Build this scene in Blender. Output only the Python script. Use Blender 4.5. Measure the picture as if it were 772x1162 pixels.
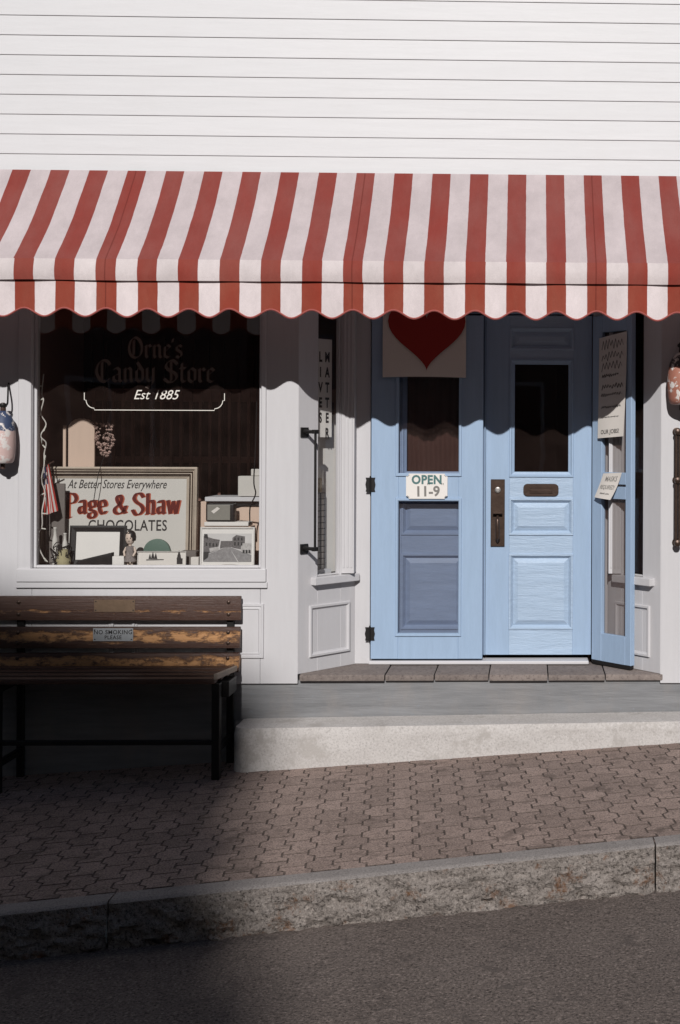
import bpy, bmesh, math, random
from mathutils import Vector, Matrix, noise

for o in list(bpy.data.objects):
    bpy.data.objects.remove(o)
scene = bpy.context.scene
COL = scene.collection
R = math.radians
random.seed(7)

# ------------------------------------------------------------------ camera
FPX, CX, CY, DIST, EYE = 1485.0, 644.0, 500.0, 9.0, 1.606
CAM_ROT = Matrix.Rotation(R(-1.7), 3, 'Z') @ Matrix.Rotation(R(90), 3, 'X') @ Matrix.Rotation(0.004, 3, 'Z')
CAM_POS = Vector((0, -DIST, EYE))
cam_data = bpy.data.cameras.new('camera')
cam = bpy.data.objects.new('camera', cam_data)
COL.objects.link(cam)
cam.matrix_world = Matrix.Translation(CAM_POS) @ CAM_ROT.to_4x4()
cam_data.sensor_fit = 'VERTICAL'
cam_data.sensor_height = 36.0
cam_data.sensor_width = 36.0
cam_data.lens = FPX / 1162.0 * 36.0
cam_data.shift_x = (386.0 - CX) / 1162.0
cam_data.shift_y = -(581.0 - CY) / 1162.0
cam_data.clip_start = 0.05
cam_data.clip_end = 2000
scene.camera = cam

# ------------------------------------------------------------------ world, sun, exposure
SUN_ELEV, SUN_AZ = 32.2, 0.0
world = bpy.data.worlds.new('World')
scene.world = world
world.use_nodes = True
wn = world.node_tree
sky = wn.nodes.new('ShaderNodeTexSky')
sky.sky_type = 'NISHITA'
sky.sun_disc = False
sky.sun_elevation = R(SUN_ELEV)
sky.sun_rotation = R(180 - SUN_AZ)
wn.links.new(sky.outputs[0], wn.nodes['Background'].inputs[0])
wn.nodes['Background'].inputs[1].default_value = 0.05
sun_data = bpy.data.lights.new('sun', 'SUN')
sun_data.energy = 5.0
sun_data.angle = R(0.6)
sun_data.color = (1.0, 0.97, 0.94)
sun = bpy.data.objects.new('sun', sun_data)
COL.objects.link(sun)
sun.location = (0, -20, 20)
sun.rotation_euler = (R(90 - SUN_ELEV), 0, R(SUN_AZ))
scene.view_settings.view_transform = 'Standard'
scene.view_settings.look = 'None'
scene.view_settings.exposure = -0.32
scene.view_settings.gamma = 1.0
scene.view_settings.use_curve_mapping = False
scene.cycles.max_bounces = 8
scene.cycles.transparent_max_bounces = 16
scene.cycles.use_denoising = True

# ------------------------------------------------------------------ measuring helpers: a sight line to a plane of known depth
def W(px, py, Y):
    d = CAM_ROT @ Vector(((px - CX) / FPX, -(py - CY) / FPX, -1.0))
    return CAM_POS + d * ((Y + DIST) / d.y)
def X(px, Y=0.0, py=550): return W(px, py, Y).x
def Z(py, Y=0.0, px=400): return W(px, py, Y).z
def project(p):
    v = CAM_ROT.transposed() @ (Vector(p) - CAM_POS)
    return CX + FPX * v.x / -v.z, CY - FPX * v.y / -v.z

# ------------------------------------------------------------------ materials
def _new(name):
    m = bpy.data.materials.new(name)
    m.use_nodes = True
    nt = m.node_tree
    return m, nt, nt.nodes['Principled BSDF']
def _pos(nt, scale=(1, 1, 1), obj=False):
    if obj:
        t = nt.nodes.new('ShaderNodeTexCoord').outputs['Object']
    else:
        t = nt.nodes.new('ShaderNodeNewGeometry').outputs['Position']
    mp = nt.nodes.new('ShaderNodeMapping')
    mp.inputs['Scale'].default_value = scale
    nt.links.new(t, mp.inputs[0])
    return mp.outputs[0]
def _noise(nt, vec, scale, detail=6, rough=0.6):
    n = nt.nodes.new('ShaderNodeTexNoise')
    n.inputs['Scale'].default_value = scale
    n.inputs['Detail'].default_value = detail
    n.inputs['Roughness'].default_value = rough
    nt.links.new(vec, n.inputs['Vector'])
    return n.outputs['Fac']
def _ramp(nt, fac, stops):
    r = nt.nodes.new('ShaderNodeValToRGB')
    e = r.color_ramp.elements
    while len(e) < len(stops): e.new(0.5)
    for el, (p, c) in zip(e, stops):
        el.position = p
        el.color = (c[0], c[1], c[2], 1) if not isinstance(c, (int, float)) else (c, c, c, 1)
    nt.links.new(fac, r.inputs[0])
    return r.outputs[0]
def _mix(nt, fac, a, b, mode='MIX'):
    n = nt.nodes.new('ShaderNodeMix')
    n.data_type = 'RGBA'
    n.blend_type = mode
    for sock, v in ((n.inputs[0], fac), (n.inputs[6], a), (n.inputs[7], b)):
        if hasattr(v, 'links') or isinstance(v, bpy.types.NodeSocket): nt.links.new(v, sock)
        elif isinstance(v, (int, float)): sock.default_value = v if sock.type == 'VALUE' else (v, v, v, 1)
        else: sock.default_value = (v[0], v[1], v[2], 1)
    return n.outputs[2]
def _math(nt, op, a, b=None, c=None):
    n = nt.nodes.new('ShaderNodeMath')
    n.operation = op
    for i, v in enumerate((a, b, c)):
        if v is None: continue
        if isinstance(v, bpy.types.NodeSocket): nt.links.new(v, n.inputs[i])
        else: n.inputs[i].default_value = v
    return n.outputs[0]
def _bump(nt, bsdf, h, strength, dist=0.01):
    b = nt.nodes.new('ShaderNodeBump')
    b.inputs['Strength'].default_value = strength
    b.inputs['Distance'].default_value = dist
    nt.links.new(h, b.inputs['Height'])
    nt.links.new(b.outputs[0], bsdf.inputs['Normal'])
def mul(c, k): return tuple(x * k for x in c)

def paint(name, col, rough=0.55, grain=(6, 6, 0.8), var=0.12, bump=0.25, fine=60, rnd=0.0, chips=0.0, chipcol=(0.3, 0.25, 0.2), metallic=0.0, spec=0.4, dirt=0.0, dirtcol=(0.3, 0.26, 0.22)):
    m, nt, b = _new(name)
    g = _noise(nt, _pos(nt, grain), 3.0, 8, 0.65)
    c = _mix(nt, _ramp(nt, g, [(0.3, 0.0), (0.72, 1.0)]), mul(col, 1 - var), mul(col, 1 + var * 0.35))
    f = _noise(nt, _pos(nt, grain), fine / 4, 5, 0.7)
    c = _mix(nt, 0.35, c, _mix(nt, f, mul(col, 1 - var), mul(col, 1 + var * 0.5)))
    if dirt:
        d = _ramp(nt, _noise(nt, _pos(nt, (1.3, 1.3, 0.7)), 2.2, 9, 0.72), [(0.5, 0.0), (0.75, 1.0)])
        c = _mix(nt, _math(nt, 'MULTIPLY', d, dirt), c, dirtcol)
    if chips:
        k = _ramp(nt, _noise(nt, _pos(nt, (1, 1, 1)), 24, 8, 0.7), [(1 - chips, 0.0), (1 - chips + 0.03, 1.0)])
        c = _mix(nt, k, c, chipcol)
    if rnd:
        oi = nt.nodes.new('ShaderNodeObjectInfo').outputs['Random']
        k = _math(nt, 'MULTIPLY_ADD', oi, 2 * rnd, 1 - rnd)
        cc = nt.nodes.new('ShaderNodeCombineXYZ')
        for i in range(3): nt.links.new(k, cc.inputs[i])
        c = _mix(nt, 1.0, c, cc.outputs[0], 'MULTIPLY')
    nt.links.new(c, b.inputs['Base Color'])
    b.inputs['Roughness'].default_value = rough
    b.inputs['Metallic'].default_value = metallic
    b.inputs['Specular IOR Level'].default_value = spec
    if bump:
        _bump(nt, b, _math(nt, 'ADD', _math(nt, 'MULTIPLY', f, 0.5), g), bump, 0.006)
    return m

def stone(name, col, col2, speck=120, rough=0.9, bump=0.5, rnd=0.0, stain=None, stain_at=0.62, big=3.0, dark=0.35, dist=0.004, lite=1.5):
    m, nt, b = _new(name)
    p = _pos(nt)
    c = _mix(nt, _ramp(nt, _noise(nt, p, big, 9, 0.7), [(0.3, 0.0), (0.7, 1.0)]), col, col2)
    sp = _noise(nt, p, speck, 3, 0.8)
    c = _mix(nt, _ramp(nt, sp, [(0.36, 1.0), (0.47, 0.0)]), c, mul(col, dark))
    c = _mix(nt, _math(nt, 'MULTIPLY', _ramp(nt, sp, [(0.55, 0.0), (0.68, 1.0)]), 0.6), c, mul(col2, lite))
    if stain:
        s = _ramp(nt, _noise(nt, p, 5.5, 8, 0.75), [(stain_at, 0.0), (stain_at + 0.08, 1.0)])
        c = _mix(nt, _math(nt, 'MULTIPLY', s, 0.75), c, stain)
    if rnd:
        oi = nt.nodes.new('ShaderNodeObjectInfo').outputs['Random']
        k = _math(nt, 'MULTIPLY_ADD', oi, 2 * rnd, 1 - rnd)
        cc = nt.nodes.new('ShaderNodeCombineXYZ')
        for i in range(3): nt.links.new(k, cc.inputs[i])
        c = _mix(nt, 1.0, c, cc.outputs[0], 'MULTIPLY')
    nt.links.new(c, b.inputs['Base Color'])
    b.inputs['Roughness'].default_value = rough
    b.inputs['Specular IOR Level'].default_value = 0.25
    _bump(nt, b, _math(nt, 'ADD', sp, _math(nt, 'MULTIPLY', _noise(nt, p, 22, 6, 0.7), 2.0)), bump, dist)
    return m

def flat(name, col, rough=0.7, metallic=0.0, var=0.1, scale=40, spec=0.3):
    m, nt, b = _new(name)
    n = _noise(nt, _pos(nt), scale, 4, 0.6)
    nt.links.new(_mix(nt, n, mul(col, 1 - var), mul(col, 1 + var)), b.inputs['Base Color'])
    b.inputs['Roughness'].default_value = rough
    b.inputs['Metallic'].default_value = metallic
    b.inputs['Specular IOR Level'].default_value = spec
    return m

def glass(name, ior=1.5, tint=(0.93, 0.94, 0.94)):
    m = bpy.data.materials.new(name)
    m.use_nodes = True
    nt = m.node_tree
    nt.nodes.remove(nt.nodes['Principled BSDF'])
    tr = nt.nodes.new('ShaderNodeBsdfTransparent'); tr.inputs[0].default_value = (*tint, 1)
    gl = nt.nodes.new('ShaderNodeBsdfGlossy'); gl.inputs['Roughness'].default_value = 0.015
    ge = nt.nodes.new('ShaderNodeNewGeometry')
    dt = nt.nodes.new('ShaderNodeVectorMath'); dt.operation = 'DOT_PRODUCT'
    nt.links.new(ge.outputs['Incoming'], dt.inputs[0]); nt.links.new(ge.outputs['Normal'], dt.inputs[1])
    f0 = ((ior - 1) / (ior + 1)) ** 2 * 2.1
    fr = _math(nt, 'MULTIPLY_ADD', _math(nt, 'POWER', _math(nt, 'SUBTRACT', 1.0, _math(nt, 'ABSOLUTE', dt.outputs['Value'])), 5.0), 1 - f0, f0)
    b = nt.nodes.new('ShaderNodeBump'); b.inputs['Strength'].default_value = 0.03; b.inputs['Distance'].default_value = 0.02
    nt.links.new(_noise(nt, _pos(nt), 2.5, 2, 0.5), b.inputs['Height'])
    nt.links.new(b.outputs[0], gl.inputs['Normal'])
    mx = nt.nodes.new('ShaderNodeMixShader')
    nt.links.new(fr, mx.inputs[0]); nt.links.new(tr.outputs[0], mx.inputs[1]); nt.links.new(gl.outputs[0], mx.inputs[2])
    df = nt.nodes.new('ShaderNodeBsdfDiffuse'); df.inputs[0].default_value = (0.55, 0.36, 0.31, 1)
    dm = nt.nodes.new('ShaderNodeMixShader')
    nt.links.new(_math(nt, 'MULTIPLY', _noise(nt, _pos(nt), 6, 6, 0.7), 0.034), dm.inputs[0])
    nt.links.new(mx.outputs[0], dm.inputs[1]); nt.links.new(df.outputs[0], dm.inputs[2])
    nt.links.new(dm.outputs[0], nt.nodes['Material Output'].inputs[0])
    return m
def screen(name, col, fac):
    m = bpy.data.materials.new(name)
    m.use_nodes = True
    nt = m.node_tree
    b = nt.nodes['Principled BSDF']
    b.inputs['Base Color'].default_value = (*col, 1); b.inputs['Roughness'].default_value = 0.8
    tr = nt.nodes.new('ShaderNodeBsdfTransparent')
    mx = nt.nodes.new('ShaderNodeMixShader'); mx.inputs[0].default_value = fac
    nt.links.new(tr.outputs[0], mx.inputs[1]); nt.links.new(b.outputs[0], mx.inputs[2])
    nt.links.new(mx.outputs[0], nt.nodes['Material Output'].inputs[0])
    return m

M = {}
M['siding'] = paint('white_siding_paint', (0.64, 0.635, 0.65), 0.5, (0.7, 6, 9), 0.06, 0.15, rnd=0.02, dirt=0.10, dirtcol=(0.50, 0.47, 0.45))
M['white'] = paint('white_trim_paint', (0.545, 0.535, 0.55), 0.5, (9, 9, 0.8), 0.07, 0.22, dirt=0.12, dirtcol=(0.40, 0.37, 0.36))
M['white_b'] = paint('white_sill_paint', (0.57, 0.56, 0.575), 0.5, (0.8, 9, 9), 0.07, 0.18, chips=0.27, chipcol=(0.42, 0.38, 0.35))
M['grey_band'] = paint('grey_base_paint', (0.215, 0.217, 0.225), 0.6, (0.6, 3, 7), 0.42, 0.6, chips=0.36, chipcol=(0.20, 0.215, 0.235), dirt=0.5, dirtcol=(0.26, 0.23, 0.21))
M['blue'] = paint('pale_blue_door_paint', (0.315, 0.425, 0.58), 0.45, (10, 10, 1.0), 0.11, 0.4, dirt=0.16, dirtcol=(0.26, 0.33, 0.43), chips=0.235, chipcol=(0.42, 0.52, 0.64))
M['blue_h'] = paint('pale_blue_rail_paint', (0.37, 0.48, 0.625), 0.42, (1.2, 10, 10), 0.14, 1.0, dirt=0.15, dirtcol=(0.28, 0.36, 0.47))
M['blue_shaded'] = paint('shaded_blue_inner_door_paint', (0.215, 0.285, 0.43), 0.5, (1.4, 10, 8), 0.2, 0.4)  # door blue darkened in the colour for the shade behind the screen door
M['black'] = flat('black_iron', (0.012, 0.011, 0.011), 0.45)
M['bronze'] = paint('aged_bronze', (0.085, 0.055, 0.042), 0.38, (6, 6, 6), 0.4, 0.3, metallic=0.55)
M['steel'] = flat('worn_steel', (0.42, 0.40, 0.38), 0.4, 0.7)
M['glass'] = glass('window_glass')
M['screen'] = screen('insect_screen', (0.08, 0.07, 0.075), 0.25)
M['leaf_screen'] = screen('brown_leaf_screen', (0.13, 0.085, 0.07), 0.42)
M['stone'] = stone('slate_threshold_stone', (0.17, 0.14, 0.13), (0.26, 0.22, 0.20), 40, dark=0.8, lite=1.1, rnd=0.2)
M['concrete'] = stone('worn_concrete', (0.42, 0.395, 0.38), (0.54, 0.515, 0.50), 70, 0.9, 0.5, stain=(0.37, 0.345, 0.325), stain_at=0.54, dark=0.85, lite=1.12)
M['paver'] = stone('brown_concrete_paver', (0.225, 0.168, 0.145), (0.315, 0.240, 0.209), 105, 0.95, 0.9, rnd=0.13, dark=0.28, lite=1.7, big=5, stain=(0.13, 0.098, 0.084), stain_at=0.55)
M['joint'] = stone('dark_joint_sand', (0.045, 0.034, 0.029), (0.13, 0.10, 0.087), 60, big=14)
M['granite'] = stone('rough_granite', (0.185, 0.160, 0.143), (0.345, 0.305, 0.280), 60, 0.9, 1.0, stain=(0.16, 0.068, 0.025), stain_at=0.555, big=9, dark=0.4, dist=0.016)
M['granite_top'] = stone('smooth_granite_top', (0.205, 0.185, 0.175), (0.26, 0.238, 0.228), 110, 0.85, 0.25, dark=0.6, big=4)
M['asphalt'] = stone('asphalt', (0.116, 0.093, 0.083), (0.155, 0.127, 0.114), 75, 0.95, 1.0, dark=0.3, lite=2.6, stain=(0.085, 0.070, 0.064), stain_at=0.56, big=1.2, dist=0.006)
M['earth'] = stone('earth', (0.10, 0.09, 0.07), (0.14, 0.12, 0.09), 20)
M['dark_wood'] = paint('dark_interior_wood', (0.06, 0.03, 0.022), 0.6, (8, 8, 0.7), 0.4, 0.2)
M['dark_room'] = flat('dark_interior_wall', (0.12, 0.058, 0.046), 0.8)
M['dark_slat'] = flat('brown_slat', (0.26, 0.14, 0.11), 0.7)
M['wine'] = paint('wine_brown_curtain', (0.060, 0.021, 0.016), 0.85, (14, 14, 1), 0.25, 0.4)
M['cream'] = paint('cream_wood', (0.60, 0.45, 0.36), 0.6, (8, 8, 0.8), 0.08, 0.1)
M['paper'] = flat('white_paper', (0.66, 0.62, 0.58), 0.85, var=0.04, scale=8)
M['card'] = flat('white_card', (0.72, 0.69, 0.66), 0.8, var=0.04, scale=8)
M['tan'] = flat('tan_card', (0.36, 0.28, 0.19), 0.8)
M['ink'] = flat('black_ink', (0.03, 0.027, 0.027), 0.7)
M['grey_ink'] = flat('grey_marker', (0.20, 0.19, 0.18), 0.8)
M['teal_ink'] = flat('teal_marker', (0.085, 0.17, 0.17), 0.8)
M['red_ink'] = flat('dark_red_sign_paint', (0.11, 0.012, 0.008), 0.4)
M['red_shadow'] = flat('orange_red_sign_paint', (0.40, 0.085, 0.04), 0.5)
M['gilt'] = flat('dull_bronze_lettering', (0.17, 0.125, 0.105), 0.6)
M['white_letter'] = flat('cream_lettering', (0.75, 0.72, 0.66), 0.6)
M['gold_frame'] = paint('worn_gilt_moulding', (0.50, 0.42, 0.34), 0.5, (3, 9, 3), 0.3, 0.3)
M['sign_board'] = flat('pale_sign_board', (0.55, 0.525, 0.49), 0.6, var=0.05, scale=6)
M['red_felt'] = flat('deep_red_felt', (0.33, 0.03, 0.024), 0.9, var=0.15, scale=120)
M['cloth'] = flat('unbleached_cloth', (0.72, 0.67, 0.62), 0.9, var=0.1, scale=150)
M['grey_plastic'] = flat('grey_radio_face', (0.22, 0.21, 0.185), 0.5)
M['green'] = flat('sage_green_tin', (0.10, 0.155, 0.125), 0.5)
M['grey_card'] = flat('grey_cardboard', (0.16, 0.14, 0.13), 0.85)
M['skin'] = flat('doll_porcelain', (0.62, 0.50, 0.42), 0.5)
M['wire'] = flat('white_cable', (0.62, 0.58, 0.54), 0.5)
M['bulb'] = flat('clear_small_bulb', (0.6, 0.58, 0.52), 0.2)
M['house'] = paint('brown_shingle_house', (0.10, 0.07, 0.055), 0.8, (1, 1, 8), 0.3, 0.3)
M['house2'] = paint('grey_clapboard_house', (0.12, 0.10, 0.09), 0.8, (1, 1, 8), 0.2, 0.3)
M['roof'] = flat('dark_roof_shingle', (0.05, 0.045, 0.045), 0.9)

# ------------------------------------------------------------------ mesh builder
WORLD = {}
class MB:
    def __init__(self, mtx=None):
        self.v, self.f, self.mi, self.m = [], [], [], mtx
        self.cur = 0
    def add(self, vs, fs):
        o = len(self.v)
        for p in vs:
            p = Vector(p)
            self.v.append(self.m @ p if self.m else p)
        for f in fs:
            self.f.append([i + o for i in f]); self.mi.append(self.cur)
        return self
    def box(self, x0, x1, y0, y1, z0, z1):
        return self.add([(x0, y0, z0), (x1, y0, z0), (x1, y1, z0), (x0, y1, z0), (x0, y0, z1), (x1, y0, z1), (x1, y1, z1), (x0, y1, z1)],
                        [(0, 3, 2, 1), (4, 5, 6, 7), (0, 1, 5, 4), (1, 2, 6, 5), (2, 3, 7, 6), (3, 0, 4, 7)])
    def ring(self, x0, x1, z0, z1, w, y0, y1, wz=None):
        wz = wz or w
        self.box(x0, x0 + w, y0, y1, z0, z1); self.box(x1 - w, x1, y0, y1, z0, z1)
        self.box(x0 + w, x1 - w, y0, y1, z0, z0 + wz); self.box(x0 + w, x1 - w, y0, y1, z1 - wz, z1)
        return self
    def molding(self, x0, x1, z0, z1, prof):
        # mitred picture-frame moulding: prof = [(inset, y)], closed loops around the rectangle
        vs, fs = [], []
        for (i, y) in prof:
            vs += [(x0 + i, y, z0 + i), (x1 - i, y, z0 + i), (x1 - i, y, z1 - i), (x0 + i, y, z1 - i)]
        for k in range(len(prof) - 1):
            for j in range(4):
                a, b = k * 4 + j, k * 4 + (j + 1) % 4
                fs.append((a, b, b + 4, a + 4))
        return self.add(vs, fs)
    def field(self, x0, x1, z0, z1, yb, yf, inset):
        # raised and fielded panel
        self.molding(x0, x1, z0, z1, [(0, yb), (inset * 0.85, yf + 0.002), (inset, yf)])
        return self.add([(x0 + inset, yf, z0 + inset), (x1 - inset, yf, z0 + inset), (x1 - inset, yf, z1 - inset), (x0 + inset, yf, z1 - inset)], [(0, 1, 2, 3)])
    def poly(self, pts, y0, y1):
        n = len(pts)
        vs = [(p[0], y0, p[1]) for p in pts] + [(p[0], y1, p[1]) for p in pts]
        fs = [tuple(range(n)), tuple(range(2 * n - 1, n - 1, -1))]
        fs += [(i, i + n, (i + 1) % n + n, (i + 1) % n) for i in range(n)]
        return self.add(vs, fs)
    def prism(self, pts, z0, z1):
        n = len(pts)
        vs = [(p[0], p[1], z0) for p in pts] + [(p[0], p[1], z1) for p in pts]
        fs = [tuple(range(n - 1, -1, -1)), tuple(range(n, 2 * n))] + [(i, (i + 1) % n, (i + 1) % n + n, i + n) for i in range(n)]
        return self.add(vs, fs)
    def tube(self, pts, r, n=8, cap=True):
        pts = [Vector(p) for p in pts]
        rs = r if isinstance(r, (list, tuple)) else [r] * len(pts)
        vs, fs = [], []
        ref = None
        for i, p in enumerate(pts):
            t = (pts[min(i + 1, len(pts) - 1)] - pts[max(i - 1, 0)]).normalized()
            if ref is None:
                ref = t.orthogonal().normalized()
            a = (ref - t * ref.dot(t)).normalized(); ref = a
            b = t.cross(a)
            for k in range(n):
                an = 2 * math.pi * k / n
                vs.append(p + (a * math.cos(an) + b * math.sin(an)) * rs[i])
        for i in range(len(pts) - 1):
            for k in range(n):
                k2 = (k + 1) % n
                fs.append((i * n + k, i * n + k2, (i + 1) * n + k2, (i + 1) * n + k))
        if cap:
            fs.append(tuple(range(n - 1, -1, -1))); fs.append(tuple(range((len(pts) - 1) * n, len(pts) * n)))
        return self.add(vs, fs)
    def lathe(self, prof, c, n=16, axis='Z'):
        vs, fs = [], []
        for (r, h) in prof:
            for k in range(n):
                an = 2 * math.pi * k / n
                q = (r * math.cos(an), r * math.sin(an), h)
                if axis == 'Y': q = (q[0], h, q[1])
                if axis == 'X': q = (h, q[0], q[1])
                vs.append((c[0] + q[0], c[1] + q[1], c[2] + q[2]))
        for i in range(len(prof) - 1):
            for k in range(n):
                k2 = (k + 1) % n
                fs.append((i * n + k, i * n + k2, (i + 1) * n + k2, (i + 1) * n + k))
        fs.append(tuple(range(n - 1, -1, -1))); fs.append(tuple(range((len(prof) - 1) * n, len(prof) * n)))
        return self.add(vs, fs)
    def grid(self, fn, nu, nv):
        vs = [fn(i / nu, j / nv) for j in range(nv + 1) for i in range(nu + 1)]
        fs = [(j * (nu + 1) + i, j * (nu + 1) + i + 1, (j + 1) * (nu + 1) + i + 1, (j + 1) * (nu + 1) + i) for j in range(nv) for i in range(nu)]
        return self.add(vs, fs)
    def build(self, name, mat, parent=None, bevel=0.0, smooth=False, seg=1, origin=None, normals=True):
        lo = Vector([min(p[i] for p in self.v) for i in range(3)]); hi = Vector([max(p[i] for p in self.v) for i in range(3)])
        c = Vector(origin) if origin else (lo + hi) / 2
        me = bpy.data.meshes.new(name)
        me.from_pydata([p - c for p in self.v], [], self.f)
        mats = mat if isinstance(mat, (list, tuple)) else [mat]
        for m in mats: me.materials.append(M[m] if isinstance(m, str) else m)
        if len(mats) > 1:
            me.polygons.foreach_set('material_index', self.mi)
        bm = bmesh.new(); bm.from_mesh(me)
        if normals: bmesh.ops.recalc_face_normals(bm, faces=bm.faces)
        if bevel:
            bmesh.ops.bevel(bm, geom=[e for e in bm.edges if e.is_manifold and e.calc_face_angle(0) > 0.5], offset=bevel, segments=seg, profile=0.6, affect='EDGES', clamp_overlap=True)
        bm.to_mesh(me); bm.free()
        if smooth:
            me.polygons.foreach_set('use_smooth', [True] * len(me.polygons))
            me.update()
            if smooth != 'all':
                me.set_sharp_from_angle(angle=R(40))
        o = bpy.data.objects.new(name, me)
        COL.objects.link(o)
        link(o, c, parent)
        return o
def link(o, c, parent):
    o.location = c
    if parent:
        o.parent = parent
        o.location = c - WORLD[parent.name]
    WORLD[o.name] = Vector(c)
def tag(o, label, cat, group=None):
    o['label'] = label; o['category'] = cat
    if group: o['group'] = group
    return o
def struct(o):
    o['kind'] = 'structure'
    return o
def thing(name, loc, label, cat, group=None):
    o = bpy.data.objects.new(name, None)
    o.empty_display_size = 0.1
    COL.objects.link(o)
    link(o, Vector(loc), None)
    return tag(o, label, cat, group)
def catmull(pts, n=6, closed=False):
    out = []
    L = len(pts)
    for i in range(L - 1):
        p0, p1, p2, p3 = pts[max(i - 1, 0)], pts[i], pts[i + 1], pts[min(i + 2, L - 1)]
        for k in range(n):
            t = k / n
            out.append(tuple(0.5 * ((2 * p1[d]) + (-p0[d] + p2[d]) * t + (2 * p0[d] - 5 * p1[d] + 4 * p2[d] - p3[d]) * t * t + (-p0[d] + 3 * p1[d] - 3 * p2[d] + p3[d]) * t ** 3) for d in range(len(p1))))
    out.append(tuple(pts[-1]))
    return out
def frame_matrix(org, u):
    # local x along u (seen left to right from the street), local y into the wall, z up
    u = Vector((u[0], u[1], 0)).normalized()
    return Matrix(((u.x, -u.y, 0, org[0]), (u.y, u.x, 0, org[1]), (0, 0, 1, org[2] if len(org) > 2 else 0), (0, 0, 0, 1)))
def on_line(px, A, B, py=550):
    # distance along the plan line A-B where the sight line through px meets it
    d = CAM_ROT @ Vector(((px - CX) / FPX, -(py - CY) / FPX, -1.0))
    ax, ay = A; ux, uy = B[0] - A[0], B[1] - A[1]
    L = math.hypot(ux, uy); ux /= L; uy /= L
    rx, ry = ax - CAM_POS.x, ay - CAM_POS.y
    return (d.x * ry - d.y * rx) / (ux * d.y - uy * d.x) * 1.0 if abs(ux * d.y - uy * d.x) > 1e-9 else 0

# lettering: Blender's own font turned to a mesh, and pen strokes for the signwriter's letters
_dg = bpy.context.evaluated_depsgraph_get
def font_poly(s, size, shear=0.0, offset=0.0, sx=1.0, align='CENTER', spacing=1.0):
    cu = bpy.data.curves.new('lettering_source', 'FONT')
    cu.body = s; cu.size = size; cu.shear = shear; cu.offset = offset; cu.align_x = align; cu.align_y = 'CENTER'; cu.space_character = spacing
    cu.resolution_u = 3; cu.fill_mode = 'FRONT'
    o = bpy.data.objects.new('lettering_source', cu)
    COL.objects.link(o)
    bpy.context.view_layer.update()
    me = bpy.data.meshes.new_from_object(o.evaluated_get(_dg()))
    vs = [(v.co.x * sx, v.co.y) for v in me.vertices]; fs = [tuple(p.vertices) for p in me.polygons]
    bpy.data.objects.remove(o); bpy.data.curves.remove(cu); bpy.data.meshes.remove(me)
    return vs, fs
def put_text(mb, s, size, x, z, y, rot=0.0, **kw):
    vs, fs = font_poly(s, size, **kw)
    c, sn = math.cos(rot), math.sin(rot)
    mb.add([(x + a * c - b * sn, y, z + a * sn + b * c) for a, b in vs], fs)
def pen(mb, strokes, x, z, s, y, w, ang, hair=0.05, smooth=0, dx=0, dz=0):
    nx, nz = math.cos(R(ang)) * w / 2, math.sin(R(ang)) * w / 2
    for k, st in enumerate(strokes):
        p = catmull(st, smooth) if smooth and len(st) > 2 else st
        vs, fs = [], []
        for i, (a, b) in enumerate(p):
            q0, q1 = p[max(i - 1, 0)], p[min(i + 1, len(p) - 1)]
            tx, tz = q1[0] - q0[0], q1[1] - q0[1]
            l = math.hypot(tx, tz) or 1
            ox, oz = -tz / l, tx / l
            h = ox * nx + oz * nz
            sgn = 1 if h >= 0 else -1
            ex, ez = nx * sgn + ox * hair / 2, nz * sgn + oz * hair / 2
            vs += [(x + (a + ex + dx) * s, y - 0.00012 * (k % 5), z + (b + ez + dz) * s), (x + (a - ex + dx) * s, y - 0.00012 * (k % 5), z + (b - ez + dz) * s)]
        for i in range(len(p) - 1):
            fs.append((2 * i, 2 * i + 1, 2 * i + 3, 2 * i + 2))
        mb.add(vs, fs)
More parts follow.
